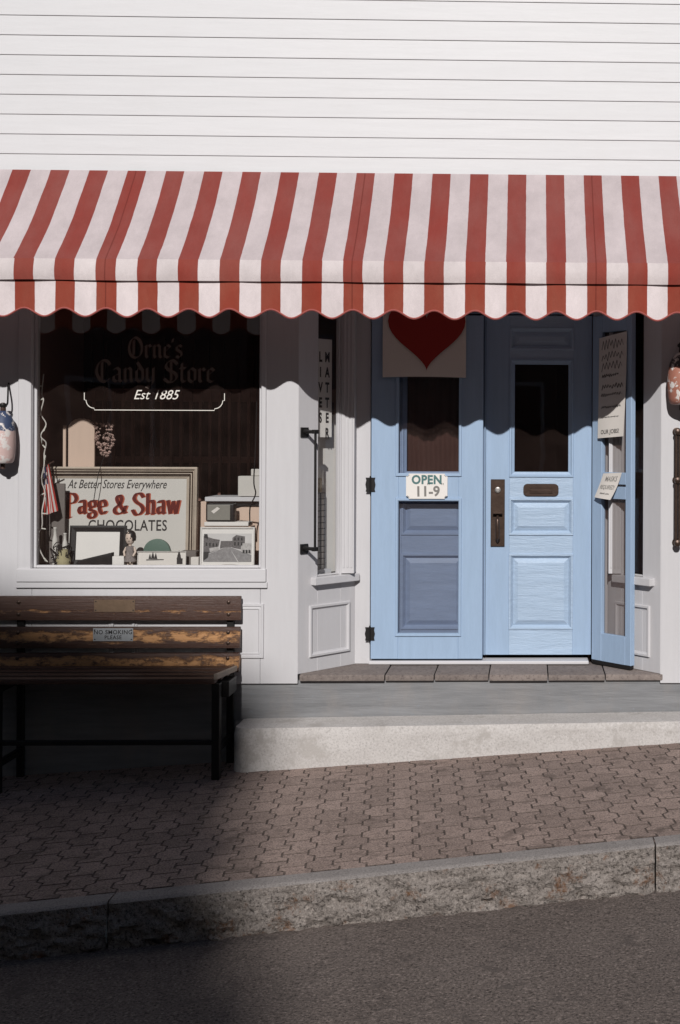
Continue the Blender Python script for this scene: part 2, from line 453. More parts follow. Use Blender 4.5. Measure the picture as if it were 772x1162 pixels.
BL = {
 'n': ([[(0, .86), (.14, 1.), (.14, .14), (.26, 0)], [(.14, .8), (.42, 1.), (.56, .86), (.56, .14), (.68, 0)]], .84),
 'r': ([[(0, .86), (.14, 1.), (.14, .14), (.26, 0)], [(.14, .8), (.36, 1.), (.52, .84)]], .62),
 'e': ([[(.54, .14), (.36, 0), (.12, .14), (.12, .84), (.34, 1.), (.54, .84), (.14, .5)]], .66),
 's': ([[(.5, .86), (.32, 1.), (.12, .84), (.12, .66), (.48, .4), (.48, .16), (.3, 0), (.08, .14)]], .64),
 'o': ([[(.12, .84), (.12, .16), (.34, 0), (.56, .16), (.56, .84), (.32, 1.), (.12, .84)]], .74),
 'a': ([[(.1, .86), (.34, 1.), (.54, .86), (.54, .14), (.66, 0)], [(.54, .6), (.12, .4), (.12, .14), (.3, 0), (.54, .2)]], .78),
 'd': ([[(.12, .84), (.12, .16), (.34, 0), (.56, .16), (.56, .8), (.16, 1.4)], [(.12, .84), (.34, 1.), (.56, .84)]], .74),
 'y': ([[(.0, .9), (.12, 1.), (.12, .2), (.3, .04), (.56, .2)], [(.56, 1.), (.56, .0), (.3, -.42), (.08, -.3)]], .76),
 't': ([[(.16, 1.35), (.16, .14), (.3, 0), (.46, .12)], [(0, 1.), (.44, 1.)]], .54),
 "'": ([[(.1, 1.5), (.04, 1.2)]], .26),
 'O': ([catmull([(.2, 1.3), (.08, .7), (.25, .15), (.65, 0), (1.0, .3), (1.06, .9), (.85, 1.38), (.5, 1.58), (.2, 1.3)], 4), [(.44, 1.35), (.44, .2)]], 1.26),
 'C': ([catmull([(1.02, 1.2), (.75, 1.52), (.35, 1.45), (.1, 1.), (.12, .5), (.4, .08), (.75, .02), (1.02, .27)], 4), [(.46, 1.4), (.46, .15)]], 1.16),
 'S': ([catmull([(1., 1.25), (.7, 1.55), (.3, 1.4), (.2, 1.1), (.4, .85), (.8, .65), (.95, .35), (.75, .05), (.35, .0), (.06, .25)], 4), [(.56, 1.45), (.56, .1)]], 1.16),
 ' ': ([], .5)}
SR = {
 'P': ([[(.22, 1.5), (.22, -.28)], catmull([(.2, 1.46), (.62, 1.44), (.8, 1.12), (.62, .8), (.24, .76)], 5), [(.02, -.28), (.44, -.28)], [(-.08, 1.42), (.0, 1.5), (.3, 1.5)]], .92),
 'a': ([catmull([(.12, .8), (.3, .98), (.5, .85), (.5, .14), (.64, .02)], 4), catmull([(.5, .58), (.2, .5), (.1, .25), (.25, .03), (.5, .2)], 4)], .74),
 'g': ([catmull([(.3, .98), (.1, .8), (.14, .55), (.32, .45), (.52, .6), (.5, .87), (.3, .98)], 4), catmull([(.22, .46), (.16, .3), (.45, .18), (.56, -.08), (.35, -.32), (.08, -.22), (.1, .0), (.3, .1)], 4), [(.48, .92), (.64, 1.)]], .74),
 'e': ([catmull([(.12, .5), (.52, .58), (.48, .88), (.3, 1.), (.11, .8), (.1, .35), (.25, .04), (.42, .02), (.58, .2)], 4)], .74),
 '&': ([catmull([(.92, .6), (.75, .2), (.45, 0), (.15, .1), (.12, .4), (.5, .75), (.6, 1.15), (.42, 1.36), (.25, 1.15), (.4, .75), (.9, .03)], 5)], 1.02),
 'S': ([catmull([(.8, 1.2), (.6, 1.48), (.3, 1.48), (.12, 1.15), (.3, .85), (.64, .62), (.78, .3), (.55, -.02), (.25, -.05), (.02, .3)], 5)], .96),
 'h': ([[(.16, 1.5), (.16, 0)], catmull([(.16, .75), (.36, .98), (.56, .85), (.56, 0)], 4), [(.02, 0), (.3, 0)], [(.44, 0), (.72, 0)]], .80),
 'w': ([[(.08, 1.), (.28, 0)], [(.28, 0), (.48, .9)], [(.48, .95), (.68, 0)], [(.68, 0), (.88, 1.)]], .98),
 ' ': ([], .36)}
def pen_line(mb, text, font, x, z, s, y, w, ang, hair, center=True, dx=0, dz=0, sx=1.0):
    tot = sum(font[c][1] for c in text) * s
    cx = x - tot / 2 if center else x
    for i, c in enumerate(text):
        pen(mb, font[c][0], cx, z, s, y - 0.0007 * (i % 2), w, ang, hair, dx=dx, dz=dz)
        cx += font[c][1] * s

# ------------------------------------------------------------------ ground, road, kerb, sidewalk
SLOPE = 0.0647
def z_walk(x, y): return -0.4665 + SLOPE * x + 0.02 * y
def z_road(x, y): return -0.741 + 0.063 * x - 0.012 * (y + 2.5)
def y_curb(x): return -2.252 + 0.1011 * x
g = MB()
g.add([(-300, -300, z_road(-300, -300) - 9), (300, -300, z_road(300, -300) - 9), (300, 300, z_road(300, 0) - 9), (-300, 300, z_road(-300, 0) - 9)], [(0, 1, 2, 3)])
struct(g.build('ground', 'earth'))
g = MB()
xs = [-60, -30, -12, -6, -3, 0, 3, 6, 12, 30, 60]
vs, fs = [], []
for x in xs:
    vs += [(x, y_curb(x) - 0.05 if abs(x) < 20 else y_curb(20 if x > 0 else -20) - 0.05, z_road(x, -2.5)), (x, -6.5, z_road(x, -6.5)), (x, -11.2, z_road(x, -6.5) - 0.05)]
for i in range(len(xs) - 1):
    for j in range(2):
        a = i * 3 + j
        fs.append((a, a + 1, a + 4, a + 3))
g.add(vs, fs)
struct(g.build('road', 'asphalt'))
g = MB()
vs = []
for x in xs: vs += [(x, -11.2, z_road(x, -6.5) + 0.1), (x, -14.2, z_road(x, -6.5) + 0.14), (x, -11.2, z_road(x, -6.5) - 0.2)]
fs = []
for i in range(len(xs) - 1):
    a = i * 3
    fs += [(a, a + 1, a + 4, a + 3), (a, a + 3, a + 5, a + 2)]
g.add(vs, fs)
struct(g.build('far_sidewalk', 'concrete'))

# sidewalk bed with interlocking pavers
g = MB()
g.grid(lambda u, v: (-9 + 17 * u, (1 - v) * (y_curb(-9 + 17 * u) - 0.02) + v * 0.1, z_walk(-9 + 17 * u, (1 - v) * y_curb(-9 + 17 * u) + v * 0.1) - 0.0035), 24, 8)
walk = struct(g.build('sidewalk', 'joint'))
TH = math.atan(0.1011)
r3 = Vector((math.cos(TH), math.sin(TH), SLOPE * math.cos(TH) + 0.02 * math.sin(TH)))
t3 = Vector((-math.sin(TH), math.cos(TH), -SLOPE * math.sin(TH) + 0.02 * math.cos(TH)))
n3 = r3.cross(t3).normalized()
PW, PL, PA = 0.137, 0.208, 0.019
def paver_mesh(sign):
    hw, hl = PW / 2 - 0.0036, PL / 2 - 0.0030
    ts = [-1, -.62, -.38, .38, .62, 1]
    zg = [-1, -1, 1, 1, -1, -1]
    ty = [-hl, -.62 * PL / 2, -.38 * PL / 2, .38 * PL / 2, .62 * PL / 2, hl]
    left = [(-hw + PA * sign * z_, t) for t, z_ in zip(ty, zg)]
    right = [(hw + PA * sign * z_, t) for t, z_ in zip(ty, zg)]
    out = right + left[::-1]
    n = len(out)
    ins = [(x * (1 - 0.002 / hw), y * (1 - 0.002 / hl)) for x, y in out]
    vs = [(x, y, -0.05) for x, y in out] + [(x, y, -0.0012) for x, y in out] + [(x, y, 0) for x, y in ins]
    fs = [(i, (i + 1) % n, (i + 1) % n + n, i + n) for i in range(n)] + [(i + n, (i + 1) % n + n, (i + 1) % n + 2 * n, i + 2 * n) for i in range(n)]
    # top as strips so that the concave outline fills cleanly
    k = len(ts)
    for i in range(k - 1):
        fs.append((2 * n + i, 2 * n + i + 1, 2 * n + n - 2 - i, 2 * n + n - 1 - i))
    return vs, fs
PV = [paver_mesh(1), paver_mesh(-1)]
PM = []
PN = 12
for vs, fs in PV:
    me = bpy.data.meshes.new('paver'); me.from_pydata(vs, [], fs); me.materials.append(M['paver']); me.materials.append(M['joint']); me.polygons.foreach_set('material_index', [1] * (2 * PN) + [0] * (len(fs) - 2 * PN))
    bm = bmesh.new(); bm.from_mesh(me); bmesh.ops.recalc_face_normals(bm, faces=bm.faces); bm.to_mesh(me); bm.free()
    PM.append(me)
org = Vector((-0.9, y_curb(-0.9), 0))
cand = []
rnd = random.Random(3)
for i in range(-60, 62):
    for j in range(-1, 16):
        s = i * PW; t = (j + (0.5 if i % 2 else 0)) * PL + 0.03
        p = org + r3 * s + t3 * t
        if p.y > 0.1 or p.y < y_curb(p.x) - 0.06 or p.x < -8.8 or p.x > 7.8: continue
        if p.x > -1.85 and p.y > -0.18: continue
        p.z = z_walk(p.x, p.y) + rnd.uniform(-0.0006, 0.0006)
        px, py = project(p)
        vis = -15 < px < 787 and 830 < py < 1080 and not (p.x > -1.9 and p.y > -0.30) and p.y > y_curb(p.x) - 0.01
        rot = Matrix((r3.normalized(), (n3.cross(r3)).normalized(), n3)).transposed().to_4x4() @ Matrix.Rotation(rnd.uniform(-0.012, 0.012), 4, 'Z') @ Matrix.Rotation(rnd.uniform(-0.005, 0.005), 4, 'X') @ Matrix.Rotation(rnd.uniform(-0.005, 0.005), 4, 'Y')
        cand.append(((p - CAM_POS).length if vis else 1e6, p, rot, i % 2))
cand.sort(key=lambda c: c[0])
rest = MB()
for k, (d, p, rot, typ) in enumerate(cand):
    if k < 300 and d < 1e5:
        o = bpy.data.objects.new('paver', PM[typ]); COL.objects.link(o)
        o.parent = walk
        o.matrix_local = Matrix.Translation(p - WORLD[walk.name]) @ rot
    else:
        mt = Matrix.Translation(p) @ rot
        rest.add([mt @ Vector(v) for v in PV[typ][0]], PV[typ][1]); rest.mi[-len(PV[typ][1]):] = [1] * 24 + [0] * (len(PV[typ][1]) - 24)
ro = rest.build('paver_field', ['paver', 'joint'], walk)
ro['kind'] = 'stuff'

# granite kerb: separate rough-faced stones
kerb = struct(bpy.data.objects.new('kerb', None)); COL.objects.link(kerb); link(kerb, Vector((-1, y_curb(-1), z_walk(-1, -2.3))), None)
def kx(px, py):  # x on the kerb's front line under pixel px
    x = -1.0
    for _ in range(8): x = W(px, py, y_curb(x) - 0.13).x
    return x
j1, j2 = kx(122, 1025), kx(744, 965)
ends = [-9.0, -6.9, -4.6, j1, j2, 3.2, 5.5, 7.8]
for a, b in zip(ends[:-1], ends[1:]):
    nu, nv = max(20, int((b - a) * 34)), 9
    mb = MB()
    ga, gb = a + 0.004, b - 0.004
    def pt(u, v, ga=ga, gb=gb):
        x = ga + (gb - ga) * u
        yb = y_curb(x)
        zt = z_walk(x, yb) + 0.006
        zb = z_road(x, -2.5) - 0.08
        prof = [(0.0, -0.04), (0.0, 0.0), (0.5, 0.0), (1, 0), ]
        if v < 0.3:   # top
            k = v / 0.3
            wob = 0.006 * noise.noise(Vector((x * 7, k * 2, 3.1))) + 0.003 * noise.noise(Vector((x * 30, 0, 9)))
            return (x, yb - 0.128 * k + wob * k, zt - 0.002 * k - 0.006 * max(0, k - 0.85) / 0.15)
        k = (v - 0.3) / 0.7
        q = Vector((x * 9, k * 3.0, 5))
        dsp = 0.026 * noise.noise(q) + 0.026 * noise.noise(q * 2.7) + 0.020 * noise.noise(q * 6.1)
        dsp -= 0.012 * math.sin(k * math.pi) if k < 1 else 0
        end = 0.012 * max(0, 1 - min(u, 1 - u) * (gb - ga) / 0.03)
        return (x, yb - 0.132 + dsp * min(1, k * 5) + end - 0.012 * k, zt - 0.012 + (zb - zt) * k)
    mb.cur = 1; mb.grid(pt, nu, 30); mb.mi = [0 if (i // nu) < 9 else 1 for i in range(len(mb.f))]; mb.cur = 1
    n0 = len(mb.v)
    for x in (ga, gb):   # closed ends and back
        pass
    xa, xb = ga, gb
    mb.add([(xa, y_curb(xa), z_walk(xa, y_curb(xa)) + 0.006), (xa, y_curb(xa) - 0.12, z_walk(xa, y_curb(xa))), (xa, y_curb(xa) - 0.12, z_road(xa, -2.5) - 0.08), (xa, y_curb(xa), z_road(xa, -2.5) - 0.08)], [(0, 1, 2, 3)])
    mb.add([(xb, y_curb(xb), z_walk(xb, y_curb(xb)) + 0.006), (xb, y_curb(xb) - 0.12, z_walk(xb, y_curb(xb))), (xb, y_curb(xb) - 0.12, z_road(xb, -2.5) - 0.08), (xb, y_curb(xb), z_road(xb, -2.5) - 0.08)], [(0, 3, 2, 1)])
    mb.build('kerb_stone', ['granite_top', 'granite'], kerb, smooth=True, normals=False)

# ------------------------------------------------------------------ concrete step
st = thing('concrete_step', (-0.5, -0.15, z_walk(-0.5, -0.2)), 'worn pale concrete step with rounded left end along the shop entrance', 'step')
mb = MB()
xl, xr, yf, yb = -1.955, 6.2, -0.30, 0.015
def step_path():
    pts = []
    rr = 0.10
    for k in range(7):
        a = math.pi - k / 6 * math.pi / 2
        pts.append((xl + rr + rr * math.cos(a), yf + rr - rr * math.sin(a)))
    x = xl + rr
    while x < xr:
        x += 0.06; pts.append((x, yf))
    return [(xl, yb)] + [(xl, yb + (yf + rr - yb) * k / 4) for k in range(1, 4)] + pts
path = step_path()
def step_top(x): return -0.303 + 0.014 * (x + 1.9)
vs, fs, NV = [], [], 9
for i, (x, y) in enumerate(path):
    zt, zb = step_top(x), z_walk(x, y) - 0.05
    for k in range(NV + 1):
        kk = k / NV
        q = Vector((x * 6, kk * 2.2 + y, 1.7))
        d = 0.006 * noise.noise(q) + 0.004 * noise.noise(q * 3.1)
        e = 0.013 if k == 0 else 0
        chip = 0.010 * max(0, noise.noise(Vector((x * 5, 8, 0)))) if k <= 1 else 0
        nx_, ny_ = (1, 0) if i < 4 else ((0.6, 0.8) if i < 10 else (0, 1))
        vs.append((x + nx_ * (d + e + chip), y + ny_ * (d + e + chip), (zt - 0.004 if k == 0 else zt + (zb - zt) * kk * 1.0 - (0.012 if k == 1 else 0))))
    inx = max(x, xl + 0.04)
    vs.append((inx, yb, zt + 0.002 * noise.noise(Vector((x * 4, 0, 0)))))
S_ = NV + 2
for i in range(len(path) - 1):
    for k in range(NV): fs.append((i * S_ + k, (i + 1) * S_ + k, (i + 1) * S_ + k + 1, i * S_ + k + 1))
    fs.append((i * S_, i * S_ + NV + 1, (i + 1) * S_ + NV + 1, (i + 1) * S_))
mb.add(vs, fs)
mb.build('tread_block', 'concrete', st, smooth=True)

# ------------------------------------------------------------------ the shop building
shop = thing('shop_building', (-0.33, 0.3, -0.3), 'white clapboard shopfront with pale blue doors and display window', 'building')
B = shop
WX0, WX1 = X(37.0, 0, 500), X(296, 0, 600)      # window opening
WZ0, WZ1 = Z(645, 0, 170), 2.66
AX, A2X = X(338.5, 0, 600), X(750, 0, 600)    # outer corners of the recessed entrance
PZ = Z(776, 0, 320)                           # foot of the painted woodwork
LX, RX = -6.6, 6.2
UP0 = 2.68
for nm, a_, b_, c_, d_ in (('front_wall', LX, WX0 - 0.001, PZ, UP0), ('pilaster', WX1, AX, PZ, UP0), ('window_apron', WX0, WX1 - 0.001, PZ, WZ0 - 0.02), ('pilaster', A2X, A2X + 0.34, PZ, UP0), ('front_wall', A2X + 0.341, RX, PZ, UP0)):
    mb = MB(); mb.box(a_, b_, 0, 0.14, c_, d_); mb.build(nm, 'white', B, 0.003)
mb = MB()
mb.box(LX, RX, 0.012, 0.20, UP0 + 0.001, 6.6)
mb.build('upper_wall', 'white', B)
mb = MB(); mb.box(LX, RX, 0.02, 0.16, -1.1, PZ - 0.002); mb.build('base_band', 'grey_band', B)
mb = MB(); mb.box(AX + 0.002, A2X - 0.002, 0.0205, 0.16, PZ - 0.0015, -0.045); mb.build('base_band', 'grey_band', B)
k = 0
zb = 4.482 - 9 * 0.1345
cl = None
while zb < 6.5:
    if cl is None:
        vs = [(LX, -0.0115, 0), (RX, -0.0115, 0), (RX, 0.010, 0), (LX, 0.010, 0), (LX, -0.0115, 0.006), (RX, -0.0115, 0.006), (LX, -0.0055, 0.1340), (RX, -0.0055, 0.1340), (RX, 0.010, 0.134), (LX, 0.010, 0.134)]
        mb = MB()
        mb.add([(x, y, z + zb) for x, y, z in vs], [(0, 3, 2, 1), (0, 1, 5, 4), (4, 5, 7, 6), (6, 7, 8, 9), (2, 3, 9, 8), (1, 2, 8, 7, 5), (0, 4, 6, 9, 3)])
        cl = mb.build('clapboard', 'siding', B)
        c0 = WORLD[cl.name].copy()
    else:
        o = cl.copy(); COL.objects.link(o); o.parent = B
        o.location = cl.location + Vector((0, 0, 0.1345 * k))
    k += 1; zb += 0.1345
mb = MB()
mb.box(LX, LX + 0.14, 0.21, 6, -1.1, 6.6); mb.box(RX - 0.14, RX, 0.21, 6, -1.1, 6.6); mb.box(LX, RX, 6.01, 6.15, -1.1, 6.6)
mb.build('outer_wall', 'white', B)
mb = MB(); mb.poly([(LX - 0.3, 6.6), (RX + 0.3, 6.6), ((LX + RX) / 2, 9.6)], -0.25, 6.4); mb.build('roof', 'roof', B)
mb = MB(); mb.box(LX + 0.15, RX - 0.15, 0.56, 6, -0.12, -0.02); mb.build('shop_floor', 'dark_wood', B)
mb = MB(); mb.box(LX + 0.15, RX - 0.15, 0.56, 6, 2.9, 3.0); mb.build('shop_ceiling', 'dark_room', B)
mb = MB()
mb.box(LX + 0.15, RX - 0.15, 2.8, 2.9, -0.02, 2.9)
for i in range(56): mb.box(-5.6 + i * 0.13, -5.6 + i * 0.13 + 0.02, 2.76, 2.799, 0, 2.5)
mb.build('back_wall', 'dark_room', B)

# display window
win = MB()
win.ring(WX0, WX1, WZ0, WZ1, 0.018, 0.03, 0.07).build('window', 'white', B, 0.003)
window = bpy.data.objects['window']
mb = MB(); gx0, gx1, gz0, gz1 = WX0 + 0.017, WX1 - 0.017, WZ0 + 0.017, WZ1 - 0.017
mb.add([(gx0, 0.05, gz0), (gx1, 0.05, gz0), (gx1, 0.05, gz1), (gx0, 0.05, gz1)], [(0, 1, 2, 3)])
mb.build('pane', 'glass', window)
cz = X(21, 0, 600); cr = X(302, 0, 600)
for a_, b_ in ((cz, WX0 - 0.004), (WX1 + 0.004, cr)):
    mb = MB(); mb.box(a_, b_, -0.014, -0.001, WZ0 - 0.02, UP0); mb.build('casing', 'white', window, 0.004)
mb = MB()
mb.box(cz - 0.005, cr + 0.005, -0.028, 0.031, Z(660, 0, 170), WZ0 - 0.001)
mb.box(cz - 0.012, cr + 0.012, -0.018, -0.001, Z(667, 0, 170), Z(660, 0, 170) - 0.001)
mb.build('sill', 'white_b', window, 0.005, seg=2)
mb = MB()
for i in range(26): mb.box(-3.4 + i * 0.075, -3.4 + i * 0.075 + 0.022, 1.30, 1.33, 0.0, 1.98)
mb.box(-3.45, -1.45, 1.331, 1.36, 1.90, 2.0); mb.box(-3.45, -1.45, 1.331, 1.36, 1.42, 1.47)
mb.build('slatted_screen', 'dark_slat', B)
# gilt lettering on the pane
lx = X(177, 0.05, 420)
mb = MB()
pen_line(mb, "Orne's", BL, lx, Z(406, 0.05, 180), 0.088, 0.047, 0.19, 40, 0.05)
pen_line(mb, 'Candy Store', BL, lx, Z(433.5, 0.05, 180), 0.096, 0.047, 0.19, 40, 0.05)
mb.build('shop_name_lettering', 'gilt', window)
mb = MB()
put_text(mb, 'Est 1885', 0.092, lx, Z(448.5, 0.05, 180), 0.0465, shear=0.35, offset=0.0, sx=0.95)
mb.build('date_lettering', 'white_letter', window)
mb = MB()
bx0, bx1, bz0, bz1 = X(96, 0.05, 460), X(255, 0.05, 460), Z(465.5, 0.05, 180), Z(372, 0.05, 180)
c = 0.055
def line_strip(mb, pts, w, y):
    vs, fs = [], []
    for i, (a, b) in enumerate(pts):
        q0, q1 = pts[max(i - 1, 0)], pts[min(i + 1, len(pts) - 1)]
        tx, tz = q1[0] - q0[0], q1[1] - q0[1]; l = math.hypot(tx, tz) or 1
        vs += [(a - tz / l * w / 2, y, b + tx / l * w / 2), (a + tz / l * w / 2, y, b - tx / l * w / 2)]
    for i in range(len(pts) - 1): fs.append((2 * i, 2 * i + 1, 2 * i + 3, 2 * i + 2))
    mb.add(vs, fs)
arcL = [(bx0, Z(446, 0.05, 180)), (bx0, bz0 + 1.25 * c), (bx0 + 0.012, bz0 + 1.2 * c)] + [(bx0 + 0.012 + c * (1 - math.cos(a)), bz0 + 0.012 + c * (1 - math.sin(a))) for a in [i * math.pi / 12 for i in range(1, 6)]] + [(bx0 + 1.2 * c, bz0 + 0.012), (bx0 + 1.25 * c, bz0)]
mid = (bx0 + bx1) / 2
arcR = [(2 * mid - a, b) for a, b in arcL][::-1]
line_strip(mb, arcL + arcR, 0.005, 0.0466)
mb.build('border_line', 'white_letter', window)

# panel mouldings under the window
mb = MB()
pz0, pz1 = Z(747, 0, 290), Z(685, 0, 290)
mb.molding(X(150, 0, 700), X(300, 0, 700), pz0, pz1, [(0, 0), (0.004, -0.012), (0.018, -0.012), (0.022, -0.004), (0.034, -0.008), (0.04, -0.0005)])
mb.molding(X(-10, 0, 700), X(130, 0, 700), pz0, pz1, [(0, 0), (0.004, -0.012), (0.018, -0.012), (0.022, -0.004), (0.034, -0.008), (0.04, -0.0005)])
mb.build('panel_molding', 'white', B)

# recessed entrance -------------------------------------------------
YD = 0.42                                   # front of the outer doors
A = (AX, 0.0); Bp = (X(404, YD, 600), YD)
DCX = (AX + A2X) / 2
A2 = (A2X, 0.0); B2 = (2 * DCX - Bp[0], YD)
SPL = math.hypot(Bp[0] - A[0], Bp[1] - A[1])
TOPZ = 2.66
def splay(mtx, px_open, mirrored):
    u0, u1 = px_open
    mb = MB(mtx)
    mb.box(0, u0, 0, 0.05, 0.0, TOPZ); mb.box(u1, SPL, 0, 0.05, 0.0, TOPZ)
    zs0, zs1 = 0.655, 2.55
    mb.box(u0, u1, 0, 0.05, 0.0, zs0 - 0.05); mb.box(u0, u1, 0, 0.05, zs1, TOPZ)
    o = mb.build('splayed_wall', 'white', B, 0.002)
    mb = MB(mtx)
    mb.box(u0 - 0.06, SPL - (0.002 if not mirrored else 0.06), -0.045, 0.02, zs0 - 0.055, zs0 - 0.002)
    mb.build('window_sill', 'white_b', o, 0.005, seg=2)
    mb = MB(mtx); mb.ring(u0, u1, zs0, zs1, 0.010, 0.012, 0.045).build('sash', 'white', o, 0.002)
    mb = MB(mtx); mb.add([(u0 + .02, 0.028, zs0 + .02), (u1 - .02, 0.028, zs0 + .02), (u1 - .02, 0.028, zs1 - .02), (u0 + .02, 0.028, zs1 - .02)], [(0, 1, 2, 3)])
    mb.build('pane', 'glass', o)
    mb = MB(mtx)
    a0, a1 = (0.10, SPL - 0.06) if not mirrored else (0.08, SPL - 0.10)
    mb.molding(a0, a1, 0.10, 0.46, [(0, 0), (0.005, -0.014), (0.018, -0.014), (0.024, -0.004), (0.034, 0.0), (0.038, 0.006), (0.04, -0.0005)])
    mb.build('panel_molding', 'white', o)
    return o
MS1 = frame_matrix(A, (Bp[0] - A[0], Bp[1] - A[1]))
U = lambda px, py=550: on_line(px, A, Bp, py)
so1 = splay(MS1, (U(361), U(387)), False)
MS2 = frame_matrix(B2, (A2[0] - B2[0], A2[1] - B2[1]))
so2 = splay(MS2, (SPL - U(387), SPL - U(361)), True)
# fluted posts beside the doors
def post(x0, x1, yfr):
    mb = MB()
    mb.box(x0, x1, yfr, YD + 0.08, 0.66, TOPZ)
    w = x1 - x0
    for k in range(3):
        c0 = x0 + w * (0.2 + 0.3 * k)
        mb.box(c0 - 0.006, c0 + 0.006, yfr - 0.005, yfr - 0.0005, 0.70, TOPZ - 0.02)
    mb.build('door_post', 'white', B, 0.002)
pxa, pxb = X(387.5, 0.30, 600), X(402, 0.30, 600)
post(pxa, pxb, 0.30)
post(2 * DCX - pxb, 2 * DCX - pxa, 0.30)
mb = MB()
dl0, dl1 = X(407.5, YD, 600), X(420.5, YD, 600)
mb.box(Bp[0] - 0.02, dl1, YD - 0.004, YD + 0.16, 0.0, TOPZ)
mb.build('door_jamb', 'white', B, 0.004)
mb = MB(); mb.box(X(673, YD, 600), 2 * DCX - Bp[0] + 0.02, YD + 0.03, YD + 0.16, 0.0, TOPZ); mb.build('door_jamb', 'white', B, 0.004)
mb = MB(); mb.box(dl1 + 0.001, X(673, YD, 600) - 0.001, YD + 0.05, YD + 0.16, 2.52, TOPZ); mb.build('door_head', 'blue', B)
mb = MB(); mb.prism([(AX - 0.1, 0.145), (A2X + 0.1, 0.145), (A2X + 0.1, 0.6), (AX - 0.1, 0.6)], TOPZ + 0.001, TOPZ + 0.015); mb.build('porch_ceiling', 'white', B)
# inside walls around the doors
mb = MB()
mb.box(AX - 0.02, Bp[0] - 0.021, YD + 0.10, YD + 0.16, -0.02, 0.60)
mb.build('inner_wall', 'white', B)
mb = MB(); mb.box(2 * DCX - Bp[0] + 0.021, A2X + 0.05, YD + 0.10, YD + 0.16, -0.02, 0.60)
mb.build('inner_wall', 'white', B)

# stone threshold slabs and the wooden door sill
js = [-1.56] + [X(p, 0, 768) for p in (437, 493, 555, 622, 687)] + [A2X + 0.02]
for i in range(len(js) - 1):
    mb = MB()
    yfr = -0.012 + 0.006 * ((i * 7) % 3 - 1)
    mb.box(js[i] + 0.003, js[i + 1] - 0.003, yfr, YD + 0.10, -0.044, 0.0 - 0.002 * ((i * 5) % 3))
    mb.build('threshold_stone', 'stone', B, 0.007, seg=2, smooth=True)
mb = MB(); mb.box(dl1 - 0.005, X(668, YD, 748), YD - 0.05, YD + 0.12, 0.001, 0.026); mb.build('door_sill', 'white_b', B, 0.006)

# doors ---------------------------------------------------------------
def panel_door(name, x0, x1, y, zb, zt, mat, math_, glass_px, curtain, twin_px):
    """stile and rail door: two raised panels below, a tall light, one panel above"""
    d = Z
    th = 0.045
    sx0, sx1, zs = glass_px
    gz0, gz1, p1z0, p1z1, p2z0, p2z1, tz0, tz1 = zs
    mb = MB()
    mb.box(x0, sx0, y, y + th, zb, zt); mb.box(sx1, x1, y, y + th, zb, zt)
    o = mb.build(name, mat, B, 0.002)
    edges = [zb, p2z0, p2z1, p1z0, p1z1, gz0, gz1, tz0, tz1, zt]
    for a, b in ((0, 1), (2, 3), (4, 5), (6, 7), (8, 9)):
        mb = MB(); mb.box(sx0, sx1, y + 0.0008, y + th - 0.001, edges[a], edges[b]); mb.build('rail', math_, o, 0.0015)
    for (a, b) in ((p1z0, p1z1), (p2z0, p2z1), (tz0, tz1)):
        mb = MB()
        mb.molding(sx0 - 0.004, sx1 + 0.004, a - 0.004, b + 0.004, [(0, y + 0.0005), (0.003, y - 0.008), (0.014, y - 0.008), (0.022, y + 0.002), (0.034, y + 0.016)])
        mb.field(sx0 + 0.030, sx1 - 0.030, a + 0.030, b - 0.030, y + 0.016, y + 0.001, 0.034)
        mb.build('raised_panel', math_, o)
    mb = MB()
    mb.molding(sx0 - 0.004, sx1 + 0.004, gz0 - 0.004, gz1 + 0.004, [(0, y + 0.0005), (0.003, y - 0.008), (0.014, y - 0.008), (0.022, y + 0.002), (0.038, y + 0.010), (0.04, y + 0.028)])
    mb.build('glazing_bead', mat, o)
    mb = MB()
    mb.add([(sx0 + 0.03, y + 0.024, gz0 + 0.03), (sx1 - 0.03, y + 0.024, gz0 + 0.03), (sx1 - 0.03, y + 0.024, gz1 - 0.03), (sx0 + 0.03, y + 0.024, gz1 - 0.03)], [(0, 1, 2, 3)])
    mb.build('pane', 'glass', o)
    if curtain:
        mb = MB()
        mb.grid(lambda u, v: (sx0 + 0.01 + (sx1 - sx0 - 0.02) * u, y + 0.075 + 0.012 * math.sin(u * 40 + 2 * math.sin(v * 3)), gz0 - 0.05 + (gz1 - gz0 + 0.1) * v), 60, 4)
        mb.build('curtain', 'wine', o, smooth=True)
    return o
YI = 0.475
zz = lambda py: Z(py, YI, 610)
levels = (zz(541), zz(408), zz(607), zz(566), zz(714), zz(629), zz(397), zz(372))
mx0, mx1 = X(551, YI, 650), X(671, YI, 650)
ms0, ms1 = X(578, YI, 650), X(650, YI, 650)
mid_door = panel_door('door', mx0, mx1, YI, zz(743), 2.51, 'blue', 'blue_h', (ms0, ms1, levels), False, None)
lw = X(549, YI, 650)
left_in = panel_door('door', lw - (mx1 - mx0), lw, YI + 0.004, zz(743), 2.51, 'blue_shaded', 'blue_shaded', (lw - (mx1 - ms0) , lw - (mx1 - ms1), levels), True, None)
